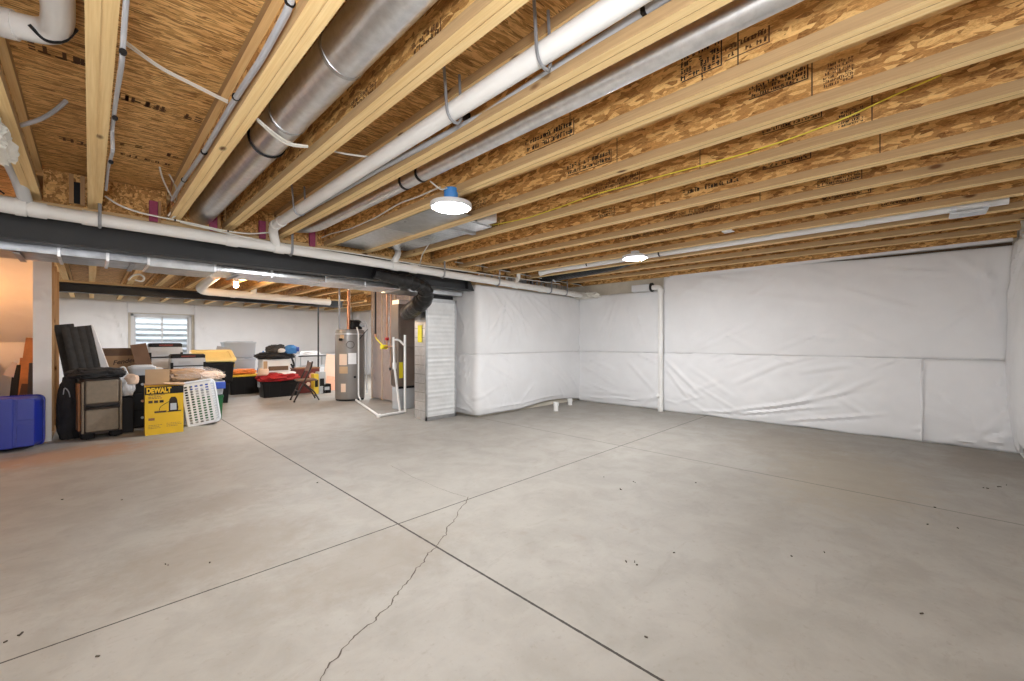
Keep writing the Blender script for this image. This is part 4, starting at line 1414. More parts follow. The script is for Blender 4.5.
for k in range(3):
    b = MB()
    b.box(-W_ / 2 + .035 + k * .058, -W_ / 2 + .080 + k * .058, -.0015, 0, .44, .475)
    b.build('icon', M['dark_wood'] if k != 2 else M['ink'], t)
for z, wd in ((.545, .17), (.52, .13), (.50, .15)):
    b = MB()
    x = -W_ / 2 + .035
    rg = random.Random(int(z * 1000))
    while x < -W_ / 2 + .035 + wd:
        k = rg.uniform(.012, .03)
        b.box(x, x + k, -.0012, 0, z, z + .010)
        x += k + .006
    b.build('small_print', M['tan_wood'], t)
for z, x0, wd in ((.13, -W_ / 2 + .035, .14), (.11, -W_ / 2 + .035, .10), (.09, -W_ / 2 + .035, .12), (.14, .02, .13), (.12, .02, .15), (.10, .02, .12)):
    b = MB()
    x = x0
    rg = random.Random(int(z * 1000 + x0 * 77))
    while x < x0 + wd:
        k = rg.uniform(.01, .025)
        b.box(x, x + k, -.0012, 0, z, z + .006)
        x += k + .006
    b.build('small_print', M['tan_wood'], t)
b = MB()
b.box(-W_ / 2 + .035, -W_ / 2 + .10, -.0012, 0, .20, .235)
b.build('small_print', M['tan_wood'], t)
# printed vacuum picture
vac = MB().prism([(.045, .31), (.145, .31), (.15, .36), (.14, .43), (.135, .475), (.115, .51), (.07, .51), (.05, .475), (.045, .43)], -.0014, 0, 'y').build('vacuum_picture', M['ink'], t)
MB().prism([(.06, .325), (.13, .325), (.128, .42), (.062, .42)], -.0022, -.0014, 'y').build('tank_print', M['lid_clear'], vac)
MB().box(-.11, .02, -.0014, 0, .30, .325).build('nozzle_print', M['dark_wood'], vac)
MB().tube([(.05, -.001, .45), (.0, -.001, .42), (-.05, -.001, .38), (-.06, -.001, .33)], .004, 6, .03).build('hose_print', M['ink'], vac)
MB().box(.03, .18, -.0014, 0, .30, .314).build('wheel_print', M['ink'], vac)


# white laundry basket on end
def perforated(b, w0, w1, h, nx, ny, MX, t=.004, mx=.05, mz=.05):
    """slotted panel: width w0 at the bottom, w1 at the top"""
    xs = [0, mx]
    for i in range(nx):
        a = mx + (1 - 2 * mx) * (i + .22) / nx
        c_ = mx + (1 - 2 * mx) * (i + .78) / nx
        xs += [a, c_]
    xs += [1 - mx, 1]
    zs = [0, mz]
    for i in range(ny):
        zs += [mz + (1 - 2 * mz) * (i + .2) / ny, mz + (1 - 2 * mz) * (i + .8) / ny]
    zs += [1 - mz, 1]

    def pt(a, z, y):
        w = w0 + (w1 - w0) * z
        return MX @ Vector(((a - .5) * w, y, z * h))
    hole = lambda i, j: 2 <= i < len(xs) - 3 and 2 <= j < len(zs) - 3 and i % 2 == 0 and j % 2 == 0
    for j in range(len(zs) - 1):
        for i in range(len(xs) - 1):
            if hole(i, j):
                continue
            p = [pt(xs[i], zs[j], 0), pt(xs[i + 1], zs[j], 0), pt(xs[i + 1], zs[j + 1], 0), pt(xs[i], zs[j + 1], 0)]
            q = [pt(xs[i], zs[j], t), pt(xs[i + 1], zs[j], t), pt(xs[i + 1], zs[j + 1], t), pt(xs[i], zs[j + 1], t)]
            b.faces(p + q, [(0, 1, 2, 3), (7, 6, 5, 4), (0, 4, 5, 1), (1, 5, 6, 2), (2, 6, 7, 3), (3, 7, 4, 0)])


pa, pb = at(190, 428, z=0), at(215, 424, z=0)
t = thing('laundry_basket', 'white slotted laundry basket stood on end by the yellow carton', 'laundry basket', (pa.x + .17, pa.y + .10, .012), math.radians(-9))
bw, bh, bd = .36, .655, .24
LM = R(-8, 'Y') @ R(-5, 'X')
b = MB()
perforated(b, bw, bw, bh, 5, 15, LM)
b.build('bottom_panel', M['white_plastic'], t)
for s in (-1, 1):
    b = MB()
    perforated(b, bd, bd, bh, 3, 15, LM @ T(s * bw / 2, .02, 0) @ R(s * -9 + 90, 'Z') @ T(bd / 2, 0, 0))
    b.build('side_panel', M['white_plastic'], t)
for z in (.0, bh - .004):
    MB().prism([(-bw / 2, 0), (bw / 2, 0), (bw / 2 + .035, bd), (-bw / 2 - .035, bd)], z, z + .004, 'z', LM).build('end_panel', M['white_plastic'], t)
rim = [LM @ Vector(p) for p in ((-bw / 2 - .05, bd, -.0), (bw / 2 + .05, bd, -.0), (bw / 2 + .05, bd, bh + .02), (-bw / 2 - .05, bd, bh + .02), (-bw / 2 - .05, bd, -.0))]
MB().tube(rim, .017, 8, .07).build('rim', M['white_plastic'], t, smooth=True)

# green tote, grey tote with blue band, clear bag of bedding
cg = at(212, 420, y=8.42)
tote('dark green tote behind the white laundry basket', 'storage tote', (cg.x - .06, 8.58, 0), 0, .44, .46, .40, 'green', None)
t = tote('grey tote with blue label stacked on the green tote', 'storage tote', (cg.x - .06, 8.58, .402), 0, .47, .46, .24, 'grey_plastic', None, ribs=False)
MB().box(-.235, .235, -.242, -.234, .10, .215).build('label_band', M['blue_label'], t, bevel=.004)
MB().box(-.19, -.06, -.245, -.2425, .13, .155).build('label_print', M['white_print'], t)
t = thing('bedding_bag', 'clear bag of brown and cream bedding on the grey tote', 'bag', (cg.x - .22, 8.62, .645), 0)
MB().blob((0, 0, 0), (.80, .46, .21), 21, .2, 1.6, 4, 0, .3).build('film', M['bag_clear'], t, smooth=True)
MB().blob((-.12, -.01, .005), (.56, .42, .20), 22, .2, 1.8, 4, 0, .3).build('brown_bedding', M['cardboard'], t, smooth=True)
MB().blob((.18, 0, .005), (.46, .40, .14), 23, .2, 1.8, 4, 0, .3).build('cream_bedding', M['peach_board'], t, smooth=True)
c = at(176, 372, y=8.9)
t = tote('black tote behind the yellow carton under the bedding', 'storage tote', (at(165, 380, y=9.0).x, 9.0, 0), 0, .62, .5, .72, 'black', 'black')
t = thing('magazine_stack', 'blue and white flat boxes stacked on the black tote', 'flat boxes', (at(152, 368, y=8.9).x, 8.98, .742))
MB().box(-.19, .16, -.16, .16, 0, .06).build('lower_box', M['grey_plastic'], t, bevel=.004)
MB().box(-.17, .15, -.15, .15, .061, .10).build('upper_box', M['blue_label'], t, bevel=.004)
MB().box(-.19, .13, -.17, .15, .101, .115).build('white_sheet', M['white_print'], t)

# clear tool boxes with black handles
def clearbox(label, loc, rz, w, d, h):
    t = thing('clear_toolbox', label, 'storage box', loc, rz, 'clear boxes with black handles')
    MB().loft([rr(w * .94, d * .94, .03, 0), rr(w, d, .03, h * .55)]).build('lower_tray', M['white_plastic'], t, smooth=True)
    MB().loft([rr(w, d, .03, h * .56), rr(w * .98, d * .98, .03, h)]).build('clear_cover', M['frosted'], t, smooth=True)
    MB().box(-w * .42, w * .42, -d / 2 - .012, -d / 2 + .02, h * .5, h * .56).build('seal', M['black'], t, bevel=.003)
    MB().box(-w * .28, w * .05, -d / 2 - .010, -d / 2, h * .68, h * .84).build('label_print', M['grey_plastic'], t)
    MB().loft([rr(w * .98, d * .9, .03, h + .001), rr(w * .98, d * .9, .03, h + .055), rr(w * .9, d * .8, .03, h + .075)]).build('handle_lid', M['black'], t, smooth=True)
    for s in (-1, 1):
        MB().box(s * w * .46 - .02, s * w * .46 + .02, -d / 2 - .016, -d / 2 + .02, h * .3, h * .75).build('latch', M['black'], t, bevel=.005)
    MB().box(-w * .2, w * .2, -d * .46, -d * .43, h + .02, h + .05).build('lid_print', M['dark_red'], t)
    return t


ca = at(165, 345, y=10.3)
tote('black tote at the back carrying the taller clear toolbox', 'storage tote', (ca.x, 10.3, 0), 0, .66, .45, .76, 'black', 'black')
clearbox('clear toolbox with black handle lid, higher one before the window', (ca.x, 10.28, .785), 0, .50, .32, .40)
cb = at(187, 360, y=9.75)
tote('black tote carrying the lower clear toolbox', 'storage tote', (cb.x, 9.75, 0), 0, .62, .45, .66, 'black', 'black')
clearbox('clear toolbox with black handle lid, lower one right of the window', (cb.x, 9.72, .685), 0, .52, .32, .30)
# yellow lidded totes
cy_ = at(213, 368, y=10.6)
t = tote('black tote with pale yellow lid, top of the stack by the cloudy bins', 'storage tote', (cy_.x, 10.6, .44), 0, .70, .46, .42, 'black', None, handles='yellow')
LT = T(0, -.25, .425) @ R(24, 'X') @ T(0, .26, 0)
MB().loft([rr(.74, .52, .05, 0), rr(.75, .53, .055, .03), rr(.72, .50, .05, .045), rr(.60, .38, .05, .045), rr(.58, .36, .05, .032)], M=LT).build('lid', M['yellow_lid'], t, smooth=True)
tote('lower black tote under the one with pale yellow lid', 'storage tote', (cy_.x - .06, 10.6, 0), 0, .66, .46, .438, 'black', None)
cy2 = at(244, 385, y=12.0)
tote('black tote with yellow lid standing on the floor under orange cloth', 'storage tote', (cy2.x, 12.0, 0), 0, .72, .46, .46, 'black', 'yellow', handles='yellow')
o = MB().blob((cy2.x - .05, 11.95, .485), (.58, .36, .13), 31, .3, 2, 4, 0, .3).build('orange_cloth', M['orange_cloth'], smooth=True)
tag(o, 'orange and white cloth heaped on the yellow lidded tote', 'cloth')
o = MB().blob((cy2.x + .50, 12.30, .0), (.26, .30, .98), 33, .25, 1.7, 4, 0, .3).build('blue_bag', M['blue'], smooth=True)
tag(o, 'bright blue bag standing behind the tote with orange cloth', 'bag')
# translucent drawer stacks
cd = at(239, 350, y=12.9)
for k in range(3):
    tote('cloudy grey bin, %s of the stack beside the back wall blanket' % ('bottom', 'middle', 'topmost')[k], 'storage bin', (cd.x, 12.95, k * .435), 0, .74, .42, .405, 'frosted', 'lid_clear', 'storage_bin', ribs=False, taper=.93, group='cloudy bins')
plank('grey plastic lid tilted against the cloudy bins', at(214, 395, y=12.4) * 1, at(224, 347, y=12.6), .30, .03, 'grey_plastic', 'plastic_lid', 'tray')  # loose grey bin lid, built as a leaning board

# red bag pile
cr_ = at(281, 397, z=0)
RX, RY = cr_.x + .02, cr_.y + .24
tote('open black tote under the red bag and box pile', 'storage tote', (RX, RY, 0), 0, .80, .46, .36, 'black', 'black', handles='grey_plastic')
t = thing('red_bag', 'red bag spread over the open black tote', 'bag', (RX - .05, RY - .03, .372))
MB().blob((0, 0, 0), (.86, .56, .19), 41, .25, 1.8, 4, 0, .35).build('bag_body', M['red_cloth'], t, smooth=True)
MB().blob((.16, -.08, .14), (.44, .30, .07), 42, .2, 1.8, 3).build('white_panel', M['white_print'], t, smooth=True)
MB().blob((-.30, -.08, .13), (.22, .24, .18), 43, .25, 1.8, 3).build('cream_cloth', M['peach_board'], t, smooth=True)
t = thing('appliance_box', 'white and brown box in the middle of the clothes pile', 'box', (RX - .08, RY + .02, .575))
MB().box(-.30, .28, -.18, .18, 0, .30).build('body', M['white_print'], t, bevel=.008)
MB().box(-.18, .24, -.184, -.18, .04, .14).build('dark_window', M['cardboard_dark'], t)
MB().box(-.28, -.20, -.184, -.18, .05, .26).build('side_print', M['cardboard_pale'], t)
t = thing('clothes_heap', 'black clothes heaped on the white and brown box', 'clothes', (RX - .08, RY, .877))
MB().blob((0, 0, 0), (.82, .44, .16), 44, .3, 1.9, 4, 0, .4).build('clothes', M['black_cloth'], t, smooth=True)
MB().tube([(.30, -.16, .06), (.36, -.19, -.12), (.34, -.2, -.24), (.29, -.2, -.12)], .022, 8, .06).build('strap', M['black_cloth'], t, smooth=True)
t = thing('backpack', 'grey and black backpack lying on top of the clothes heap', 'backpack', (RX - .06, RY, 1.03))
MB().blob((0, 0, 0), (.42, .32, .18), 45, .22, 1.7, 4, 0, .3).build('body', M['grey_cloth'], t, smooth=True)
MB().blob((.08, -.13, .0), (.16, .10, .10), 46, .2, 1.7, 3).build('white_patch', M['white_print'], t, smooth=True)
MB().tube([(-.18, -.1, .06), (-.08, -.16, .14), (.06, -.12, .19), (.16, -.06, .16)], .014, 6, .05).build('strap', M['black_cloth'], t, smooth=True)
t = thing('blue_cushion', 'bright blue rolled item beside the backpack on the pile', 'cushion', (RX + .25, RY - .02, 1.0))
MB().blob((0, 0, 0), (.30, .26, .20), 47, .2, 1.7, 4, 0, .2).build('roll', M['blue'], t, smooth=True)
MB().cyl((.12, -.06, .10), (.17, -.08, .10), .055, seg=14).build('end_cap', M['blue_label'], t, smooth=True)
o = MB().blob((cr_.x + .30, RY + .72, 0), (.60, .40, .56), 51, .3, 1.6, 4, 0, .35).build('grey_tarp', M['grey_heap'], smooth=True)
tag(o, 'grey tarpaulin heap behind the red bag pile', 'tarpaulin')

# folding chair, seen from its side
cf = at(291, 402, z=0)
t = thing('folding_chair', 'dark brown folding chair standing open by the black post', 'chair', (cf.x + .02, cf.y - .12, 0), math.radians(-8))
CW = .42
for yy in (0, CW):
    MB().tube([(0, yy, .01), (.20, yy, .43), (.34, yy, .74), (.36, yy, .86)], .016, 8, .05).build('side_rail', M['chair_brown'], t, smooth=True)
    MB().tube([(.50, yy + (.03 if yy == 0 else -.03), .01), (.40, yy + (.03 if yy == 0 else -.03), .20), (.16, yy + (.03 if yy == 0 else -.03), .42)], .015, 8, .05).build('rear_leg', M['chair_brown'], t, smooth=True)
    MB().cyl((0, yy, 0), (0.012, yy, .03), .020, seg=10).build('foot_cap', M['black'], t)
MB().tube([(.46, .03, .09), (.46, CW - .03, .09)], .012, 8).build('crossbar', M['chair_brown'], t, smooth=True)
MB().tube([(.10, 0, .22), (.10, CW, .22)], .012, 8).build('crossbar', M['chair_brown'], t, smooth=True)
MB().loft([rr(.40, CW - .05, .05, .435, cx=.27, cy=CW / 2), rr(.41, CW - .04, .05, .45, cx=.27, cy=CW / 2), rr(.38, CW - .08, .05, .47, cx=.27, cy=CW / 2)]).build('seat', M['chair_seat'], t, smooth=True)
b = MB()
poly = [Vector((.292 + .07 * k / 3, 0, .64 + .19 * k / 3)) for k in range(4)]
b.loft([[p + Vector((-.012 + .02 * math.sin(PI * a), .01 + a * (CW - .02), 0)) for p in poly] + [p + Vector((.012 + .02 * math.sin(PI * a), .01 + a * (CW - .02), 0)) for p in poly[::-1]] for a in [i / 8 for i in range(9)]])
b.build('backrest', M['chair_seat'], t, smooth=True)

# things behind the chair
c = at(309, 395, y=10.9)
t = thing('red_box', 'dark red toy box with pink ball print behind the folding chair', 'box', (c.x, 10.95, 0))
MB().box(-.30, .28, 0, .36, 0, .60).build('body', M['dark_red'], t, bevel=.01)
MB().box(-.31, .29, -.01, .37, .60, .63).build('lid', M['tan_wood'], t, bevel=.006)
MB().cyl((.10, -.003, .42), (.10, .0, .42), .08, seg=20).build('ball_print', M['salmon'], t)
MB().cyl((-.0, -.003, .22), (-.0, .0, .22), .05, seg=20).build('dot_print', M['peach_board'], t)
c = at(313, 356, y=12.9)
t = thing('folding_table', 'white folding table with dark edge by the back wall', 'table', (c.x, 12.9, 0))
MB().box(-.50, .42, -.3, .3, .845, .885).build('table_top', M['white_plastic'], t, bevel=.01)
MB().box(-.505, .425, -.306, -.300, .85, .88).build('edge', M['black'], t)
for sx in (-.42, .34):
    for sy in (-.22, .22):
        MB().tube([(sx, sy, 0), (sx, sy, .845)], .014, 8).build('leg', M['grey_plastic'], t, smooth=True)
o = thing('cleaning_bag', 'white crumpled bag on the folding table', 'bag', (c.x - .12, 12.8, .887))
MB().blob((0, 0, 0), (.55, .30, .12), 55, .3, 1.7, 4, 0, .3).build('bag', M['white_print'], o, smooth=True)
t = thing('white_shelf_bin', 'white bin under the folding table by the post', 'bin', (c.x - .05, 12.75, 0))
MB().shell([rr(.55, .36, .03, 0), rr(.62, .42, .03, .55)], .01).build('body', M['white_plastic'], t, smooth=True)
MB().loft([rr(.63, .43, .03, .551), rr(.63, .43, .03, .58)]).build('lid', M['grey_plastic'], t, smooth=True)
c = at(317, 396, y=10.7)
for px, wpx, py0, py1, mat, lab in ((316.5, 5, 374, 396, 'yellow', 'small yellow carton by the post behind the chair'), (322, 7, 372, 393, 'grey_plastic', 'small grey printed carton left of the peach board'), (327, 8, 384, 397, 'black', 'black box on the floor left of the water heater')):
    p = at(px, 390, y=10.55)
    m = p.y / (SA - CA * (px - CX) / FPX) / FPX
    hh = 1.3 - (py0 - 341) * m
    t = thing('small_carton', lab, 'carton', (p.x, 10.55, 0), 0, 'small cartons by the post')
    MB().box(-wpx * m / 2, wpx * m / 2, 0, .2, 0, hh).build('body', M[mat], t, bevel=.004)
    MB().box(-wpx * m * .3, wpx * m * .3, -.003, 0, hh * .35, hh * .7).build('print', M['grey_plastic' if mat == 'black' else 'black'], t)
t, Mx, L = plank('pale peach board leaning beside the water heater', at(329, 397, y=11.0) * 1 + Vector((0, 0, 0)), at(334, 355, y=11.25), .40, .02, 'peach_board', 'peach_panel', 'board')
MB().box(-.12, .12, -.016, -.0105, .15, .55, Mx).build('salmon_print', M['salmon'], t)

# ------------------------------------------------------------------ mechanical corner
# water heater
t = thing('water_heater', 'tall grey water heater tank with stickers', 'water heater', (4.06, 9.05, 0))
rt = .31
MB().lathe([(rt - .015, .0), (rt - .01, .04)], seg=40).build('base_ring', M['black'], t, smooth=True)
MB().lathe([(rt, .04), (rt, 1.50), (rt - .02, 1.545), (rt - .1, 1.555), (.04, 1.56)], seg=48).build('tank', M['tank'], t, smooth=True)
MB().lathe([(rt + .003, 1.44), (rt + .004, 1.452), (rt + .003, 1.464)], seg=48).build('jacket_seam', M['galv_dull'], t, smooth=True)


def sticker(t, a0, a1, z0, z1, mat, nm='label_sticker', r=rt + .004):
    b = MB()
    n_ = 8
    P1 = [Vector((r * math.cos(a0 + (a1 - a0) * i / n_), r * math.sin(a0 + (a1 - a0) * i / n_), z)) for z in (z0, z1) for i in range(n_ + 1)]
    P2 = [p * .995 for p in P1]
    for p, q in zip(P2, P1):
        p.z = q.z
    b.faces(P1, [(i, i + 1, n_ + 2 + i, n_ + 1 + i) for i in range(n_)])
    return b.build(nm, M[mat], t, smooth=True)


va = math.atan2(-9.05, -4.06)
sticker(t, va - .75, va - .2, .78, 1.02, 'peach_board')
sticker(t, va - .12, va + .42, .80, 1.04, 'white_print')
sticker(t, va - .75, va - .15, .60, .75, 'cardboard_pale')
sticker(t, va - .62, va - .28, .20, .38, 'peach_board')
sticker(t, va - .7, va - .4, 1.35, 1.43, 'cardboard_pale')
b = MB()
for i in range(24):
    pass
cr0 = [Vector(((rt + .008) * math.cos(va + .02 + .25 * math.cos(q)), (rt + .008) * math.sin(va + .02 + .25 * math.cos(q)), 1.22 + .075 * math.sin(q))) for q in [i * 2 * PI / 20 for i in range(21)]]
MB().tube(cr0, .006, 6).build('access_ring', M['brown_trim'], t, smooth=True)
MB().cyl((rt * math.cos(va - .6), rt * math.sin(va - .6), 1.33), ((rt + .05) * math.cos(va - .6), (rt + .05) * math.sin(va - .6), 1.33), .03, seg=14).build('thermostat_cap', M['black'], t, smooth=True)
MB().cyl((rt * math.cos(va + .3), rt * math.sin(va + .3), .52), ((rt + .03) * math.cos(va + .3), (rt + .03) * math.sin(va + .3), .52), .025, seg=14).build('drain_valve', M['black'], t, smooth=True)
MB().blob((.10, -.02, 1.56), (.30, .28, .22), 61, .2, 1.8, 4, 0, .2).build('blower', M['black'], t, smooth=True)
MB().cyl((.16, -.12, 1.66), (.26, -.16, 1.66), .05, seg=16).build('blower_motor', M['grey_plastic'], t, smooth=True)
MB().tube([(-.06, -.06, 1.55), (-.06, -.06, 2.45)], .034, 14).build('water_pipe', M['copper'], t, smooth=True)
MB().tube([(-.22, .05, 1.55), (-.22, .05, 2.46)], .02, 12).build('water_pipe', M['strap'], t, smooth=True)
MB().tube([(.2, -.1, 1.66), (.26, -.16, 1.76), (.34, -.14, 1.62), (.33, -.12, 1.3), (.33, -.12, .3), (.33, -.14, .12)], .016, 8, .08).build('drain_hose', M['pvc_grey'], t, smooth=True)
px_ = (rt + .02) * math.cos(va + .55), (rt + .02) * math.sin(va + .55)
MB().tube([(px_[0] * .8, px_[1] * .8, 1.60), (px_[0], px_[1], 1.45), (px_[0], px_[1], .10), (px_[0] * 1.05, px_[1] * 1.3, .03)], .017, 8, .06).build('relief_pipe', M['pvc'], t, smooth=True)
MB().tube([(px_[0], px_[1] - .005, 1.32), (px_[0] + .12, px_[1], 1.46), (px_[0] + .25, px_[1] + .08, 1.56)], .008, 6, .05).build('power_cord', M['black'], t, smooth=True)

# floor condensate pipe
pts = [at(a, b2, z=.025) for a, b2 in ((356, 400), (366, 407), (379, 416), (405, 411.5))]
t = thing('condensate_pipe', 'white condensate pipe lying on the floor and rising by the furnace', 'pipe', pts[0])
q = [p - pts[0] for p in pts]
MB().tube(q, .022, 10, .04).build('floor_run', M['pvc'], t, smooth=True)
e = q[-1]
yq = pts[-1].y
up = at(404, 335, y=yq) - pts[0]
MB().tube([e, Vector((e.x, e.y, up.z))], .022, 10).build('riser', M['pvc'], t, smooth=True)
e2 = at(400, 411.8, y=yq + .02) - pts[0]
f2 = at(394.5, 366, y=yq + .10) - pts[0]
g2 = at(393.5, 337, y=yq + .10) - pts[0]
MB().tube([e2, f2, g2], .020, 10, .05).build('riser', M['pvc'], t, smooth=True)
MB().tube([g2 + Vector((0, 0, -.05)), g2 + Vector((.08, -.05, -.05)), at(404, 345, y=yq) - pts[0]], .018, 8, .05).build('bridge', M['pvc'], t, smooth=True)
MB().cyl(f2 - Vector((0, 0, .06)), f2 + Vector((0, 0, .06)), .035, seg=12).build('trap', M['pvc'], t, smooth=True)
MB().cyl(q[2] - Vector((.03, .03, 0)), q[2] + Vector((.03, .03, 0)), .032, seg=12).build('coupling', M['pvc'], t, smooth=True)

# furnace and return plenum
t = thing('furnace', 'taupe furnace cabinet on a pale stand behind the silver return duct', 'furnace', (4.06, 6.99, 0))
MB().box(.02, .40, .02, .26, .0, .42).build('stand', M['grey_plastic'], t, bevel=.01)
MB().box(0, .42, 0, .28, .44, 2.0).build('cabinet', M['furnace'], t, bevel=.012)
MB().box(.03, .39, -.014, 0, 1.22, 1.92).build('upper_door', M['furnace'], t, bevel=.008)
MB().box(.03, .39, -.014, 0, .52, 1.18).build('lower_door', M['furnace'], t, bevel=.008)
MB().box(-.01, .43, -.02, .02, .40, .44).build('foot_rail', M['black'], t)
MB().box(.01, .09, -.018, -.0145, .60, .90).build('yellow_label', M['yellow_paint'], t)
MB().box(.18, .26, -.018, -.0145, 1.84, 1.88).build('badge', M['peach_board'], t)
MB().box(.02, .40, .02, .26, 2.0, 2.08).build('supply_collar', M['galv'], t)

pa, pb = at(426, 421, z=0), at(453, 416.5, z=0)
PX0, PX1, PY = pa.x, pa.x + .60, pa.y
t = thing('return_plenum', 'tall ribbed silver return duct standing on the floor beside the wall block', 'duct', (PX0, PY, 0))
b = MB()
H_ = 2.0
prof = []
nrib = 26
for k in range(nrib + 1):
    z = .06 + (H_ - .12) * k / nrib
    prof.append((0.0, z))
    if k < nrib:
        prof.append((-.004 - .003 * math.sin(k * 1.7), z + (H_ - .12) / nrib * .5))
poly = prof + [(.012, H_ - .06), (.012, .06)]
b.prism(poly, .02, PX1 - PX0 - .02, 'x')
b.build('front_panel', M['duct_white'], t)
b = MB()
b.box(0, PX1 - PX0, .0125, .34, .0, H_)
b.build('body', M['galv'], t, bevel=.004)
for k in range(12):
    z = .15 + k * .15
    MB().box(-.006, .0, .03, .33, z, z + .012).build('side_rib', M['galv_dull'], t)
for x0, x1 in ((-.012, .02), (PX1 - PX0 - .02, PX1 - PX0 + .012)):
    MB().box(x0, x1, -.014, .013, .0, H_).build('corner_angle', M['galv_dull'], t)
MB().box(-.012, PX1 - PX0 + .012, -.014, .0125, .0, .06).build('bottom_rail', M['galv_dull'], t)
MB().box(-.012, PX1 - PX0 + .012, -.014, .0125, H_ - .06, H_).build('top_rail', M['galv_dull'], t)
MB().box(-.010, -.006, .11, .23, 1.28, 1.56).build('yellow_label', M['yellow_paint'], t)
MB().box(-.010, -.006, .16, .25, 1.62, 1.74).build('white_label', M['white_print'], t)
MB().box(.05, PX1 - PX0 - .03, .03, .3, H_ + .002, 2.08).build('collar', M['black'], t)

# black wrapped flexible duct
pp = [at(a, b2, y=yy) for a, b2, yy in ((374, 273, 5.27), (395, 279, 5.27), (412, 283, 5.265), (424, 288, 5.265), (425, 298, 5.38), (417, 306, 5.60), (409, 312, 6.1), (407, 313, 6.6))]
t = thing('wrapped_duct', 'black film wrapped duct bending down in front of the furnace', 'duct', pp[0])
qq = [p - pp[0] for p in pp]
fine = []
for i in range(len(qq) - 1):
    p0, p1, p2_, p3_ = qq[max(i - 1, 0)], qq[i], qq[i + 1], qq[min(i + 2, len(qq) - 1)]
    for k in range(8):
        s = k / 8
        fine.append(.5 * ((2 * p1) + (p2_ - p0) * s + (2 * p0 - 5 * p1 + 4 * p2_ - p3_) * s * s + (3 * p1 - p0 - 3 * p2_ + p3_) * s ** 3))
fine.append(qq[-1])
rad = [(.062 + (.038 if i < 24 else .038 + .03 * min(1, (i - 24) / 12)) * min(1, i / 14)) * (1 + .07 * math.sin(i * 1.9) + .05 * random.uniform(-1, 1)) for i in range(len(fine))]
MB().tube(fine, rad, 18).build('sleeve', M['black_wrap'], t, smooth=True)

# insulated stud wall behind the furnace
sw = MB().box(4.60, 4.638, 6.12, 8.93, 0, 2.79).build('wall_closet_side', M['drywall'])
struct(sw)
ys = [6.15, 6.72, 7.29, 7.86, 8.43, 8.89]
for y in ys:
    MB().box(4.50, 4.599, y, y + .04, 0, 2.78).build('stud', M['lum_z'], sw)
for k, (a, b2) in enumerate(zip(ys, ys[1:])):
    o = MB().box(4.515, 4.598, a + .042, b2 - .002, 0.02, 2.76).build('insulation_batt', M['batt'], bevel=.02)
    tag(o, 'pink brown insulation batt in the stud wall, %s beyond the furnace' % ordn[k], 'insulation', 'batts behind the clear sheet')
pol = sheet('plastic_sheet', 'clear wrinkled plastic sheet over the pink insulation wall', (4.498, 6.2, .02), (0, 1, 0), (-1, 0, 0), 2.7, 2.46, res=.05, seed=44, bulge=.02, wr=.015, rnd=22, thick=.003, amp=(.01, .025))
pol.data.materials[0] = M['poly']
tag(pol, None, 'plastic sheet')
del pol['group']

# gas line with yellow valve and nearby copper pipes
c = at(375.5, 300, y=8.0)
t = thing('gas_line', 'black gas pipe hanging from the joists with a yellow valve', 'gas pipe', (c.x, c.y, 0))
zb = at(375, 334, y=8.0).z
MB().tube([(0, 0, 2.52), (0, 0, zb)], .018, 10).build('pipe', M['black'], t, smooth=True)
MB().cyl((0, 0, zb - .06), (0, 0, zb), .026, seg=12).build('fitting', M['copper'], t, smooth=True)
va_ = at(384, 347, y=7.6) - Vector((c.x, c.y, 0))
MB().tube([(0, 0, zb - .05), (0.02, 0, zb - .10), va_], .012, 8, .05).build('flex_line', M['yellow_paint'], t, smooth=True)
MB().cyl(va_ - Vector((.06, 0, 0)), va_ + Vector((.06, 0, 0)), .045, seg=14).build('valve', M['yellow_paint'], t, smooth=True)
e = at(395, 346, y=6.93) - Vector((c.x, c.y, 0))
MB().tube([va_, e], .013, 8).build('branch', M['copper'], t, smooth=True)
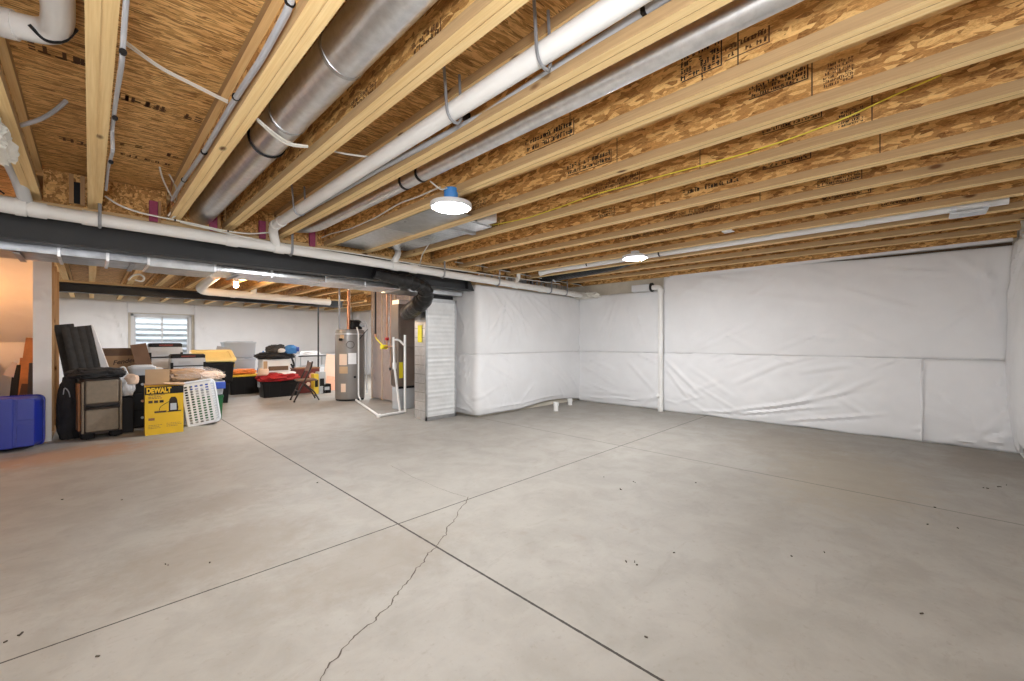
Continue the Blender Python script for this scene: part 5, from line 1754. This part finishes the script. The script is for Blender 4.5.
for k, (px, y0_, y1_, mat, lab) in enumerate(((387, 300, 345, 'copper', 'copper pipe rising behind the furnace, left of two'), (391, 296, 375, 'copper', 'copper pipe rising behind the furnace, right of two'))):
    a, b2 = at(px, y0_, y=7.45 if k < 2 else 8.6), at(px, y1_, y=7.45 if k < 2 else 8.6)
    t = thing('copper_pipe' if k < 2 else 'wood_stud', lab, 'pipe' if k < 2 else 'stud', (b2.x, b2.y, b2.z))
    if k < 2:
        MB().cyl((0, 0, 0), (0, 0, 2.5 - b2.z), .014, seg=10).build('pipe', M[mat], t, smooth=True)
        MB().cyl((-.03, 0, .12), (.03, 0, .12), .03, seg=10).build('valve', M['red_cloth' if k == 0 else 'black'], t, smooth=True)
    else:
        MB().box(-.05, .05, -.02, .02, -b2.z, 2.5 - b2.z).build('post', M[mat], t)

# ------------------------------------------------------------------ grit on the floor
rg = random.Random(5)
b = MB()
spots_ = [(620, 489), (604, 477), (695, 483), (827, 552), (920, 612), (936, 508), (955, 527), (925, 524), (675, 553), (626, 561), (636, 563), (789, 556), (635, 482), (318, 482), (165, 565), (209, 562), (120, 500), (62, 500), (20, 634), (5, 642), (96, 658), (650, 638), (985, 488), (1000, 487), (1008, 485)]
for px, py in spots_:
    p = at(px, py, z=.002)
    for _ in range(rg.choice((1, 1, 2))):
        a = rg.uniform(0, PI)
        l, w_ = rg.uniform(.003, .009), rg.uniform(.0015, .003)
        b.box(-l, l, -w_, w_, -.0015, .004, T(p.x + rg.uniform(-.015, .015), p.y + rg.uniform(-.015, .015), .0018) @ R(math.degrees(a), 'Z'))
o = b.build('floor_grit', M['dirt'])
tag(o, 'scattered dark specks of grit on the concrete floor', 'grit', kind='stuff')

# ------------------------------------------------------------------ assumed photographer's flash, unseen fill added by the camera
fl = bpy.data.lights.new('assumed_camera_flash', 'SPOT')
fl.energy = 165
fl.color = (.95, .97, 1.0)
fl.shadow_soft_size = .16
fl.spot_size = math.radians(165)
fl.spot_blend = 1.0
fo = bpy.data.objects.new('assumed_camera_flash', fl)
COL.objects.link(fo)
fo.location = (-.25, -.35, 1.62)
fo.rotation_euler = Vector((CA, SA, .42)).to_track_quat('-Z', 'Y').to_euler()

# ------------------------------------------------------------------ world (daylight down the window well)
wd = bpy.data.worlds.new('world')
SC.world = wd
wd.use_nodes = True
bg = wd.node_tree.nodes['Background']
bg.inputs[0].default_value = (.80, .90, 1.0, 1)
bg.inputs[1].default_value = 9
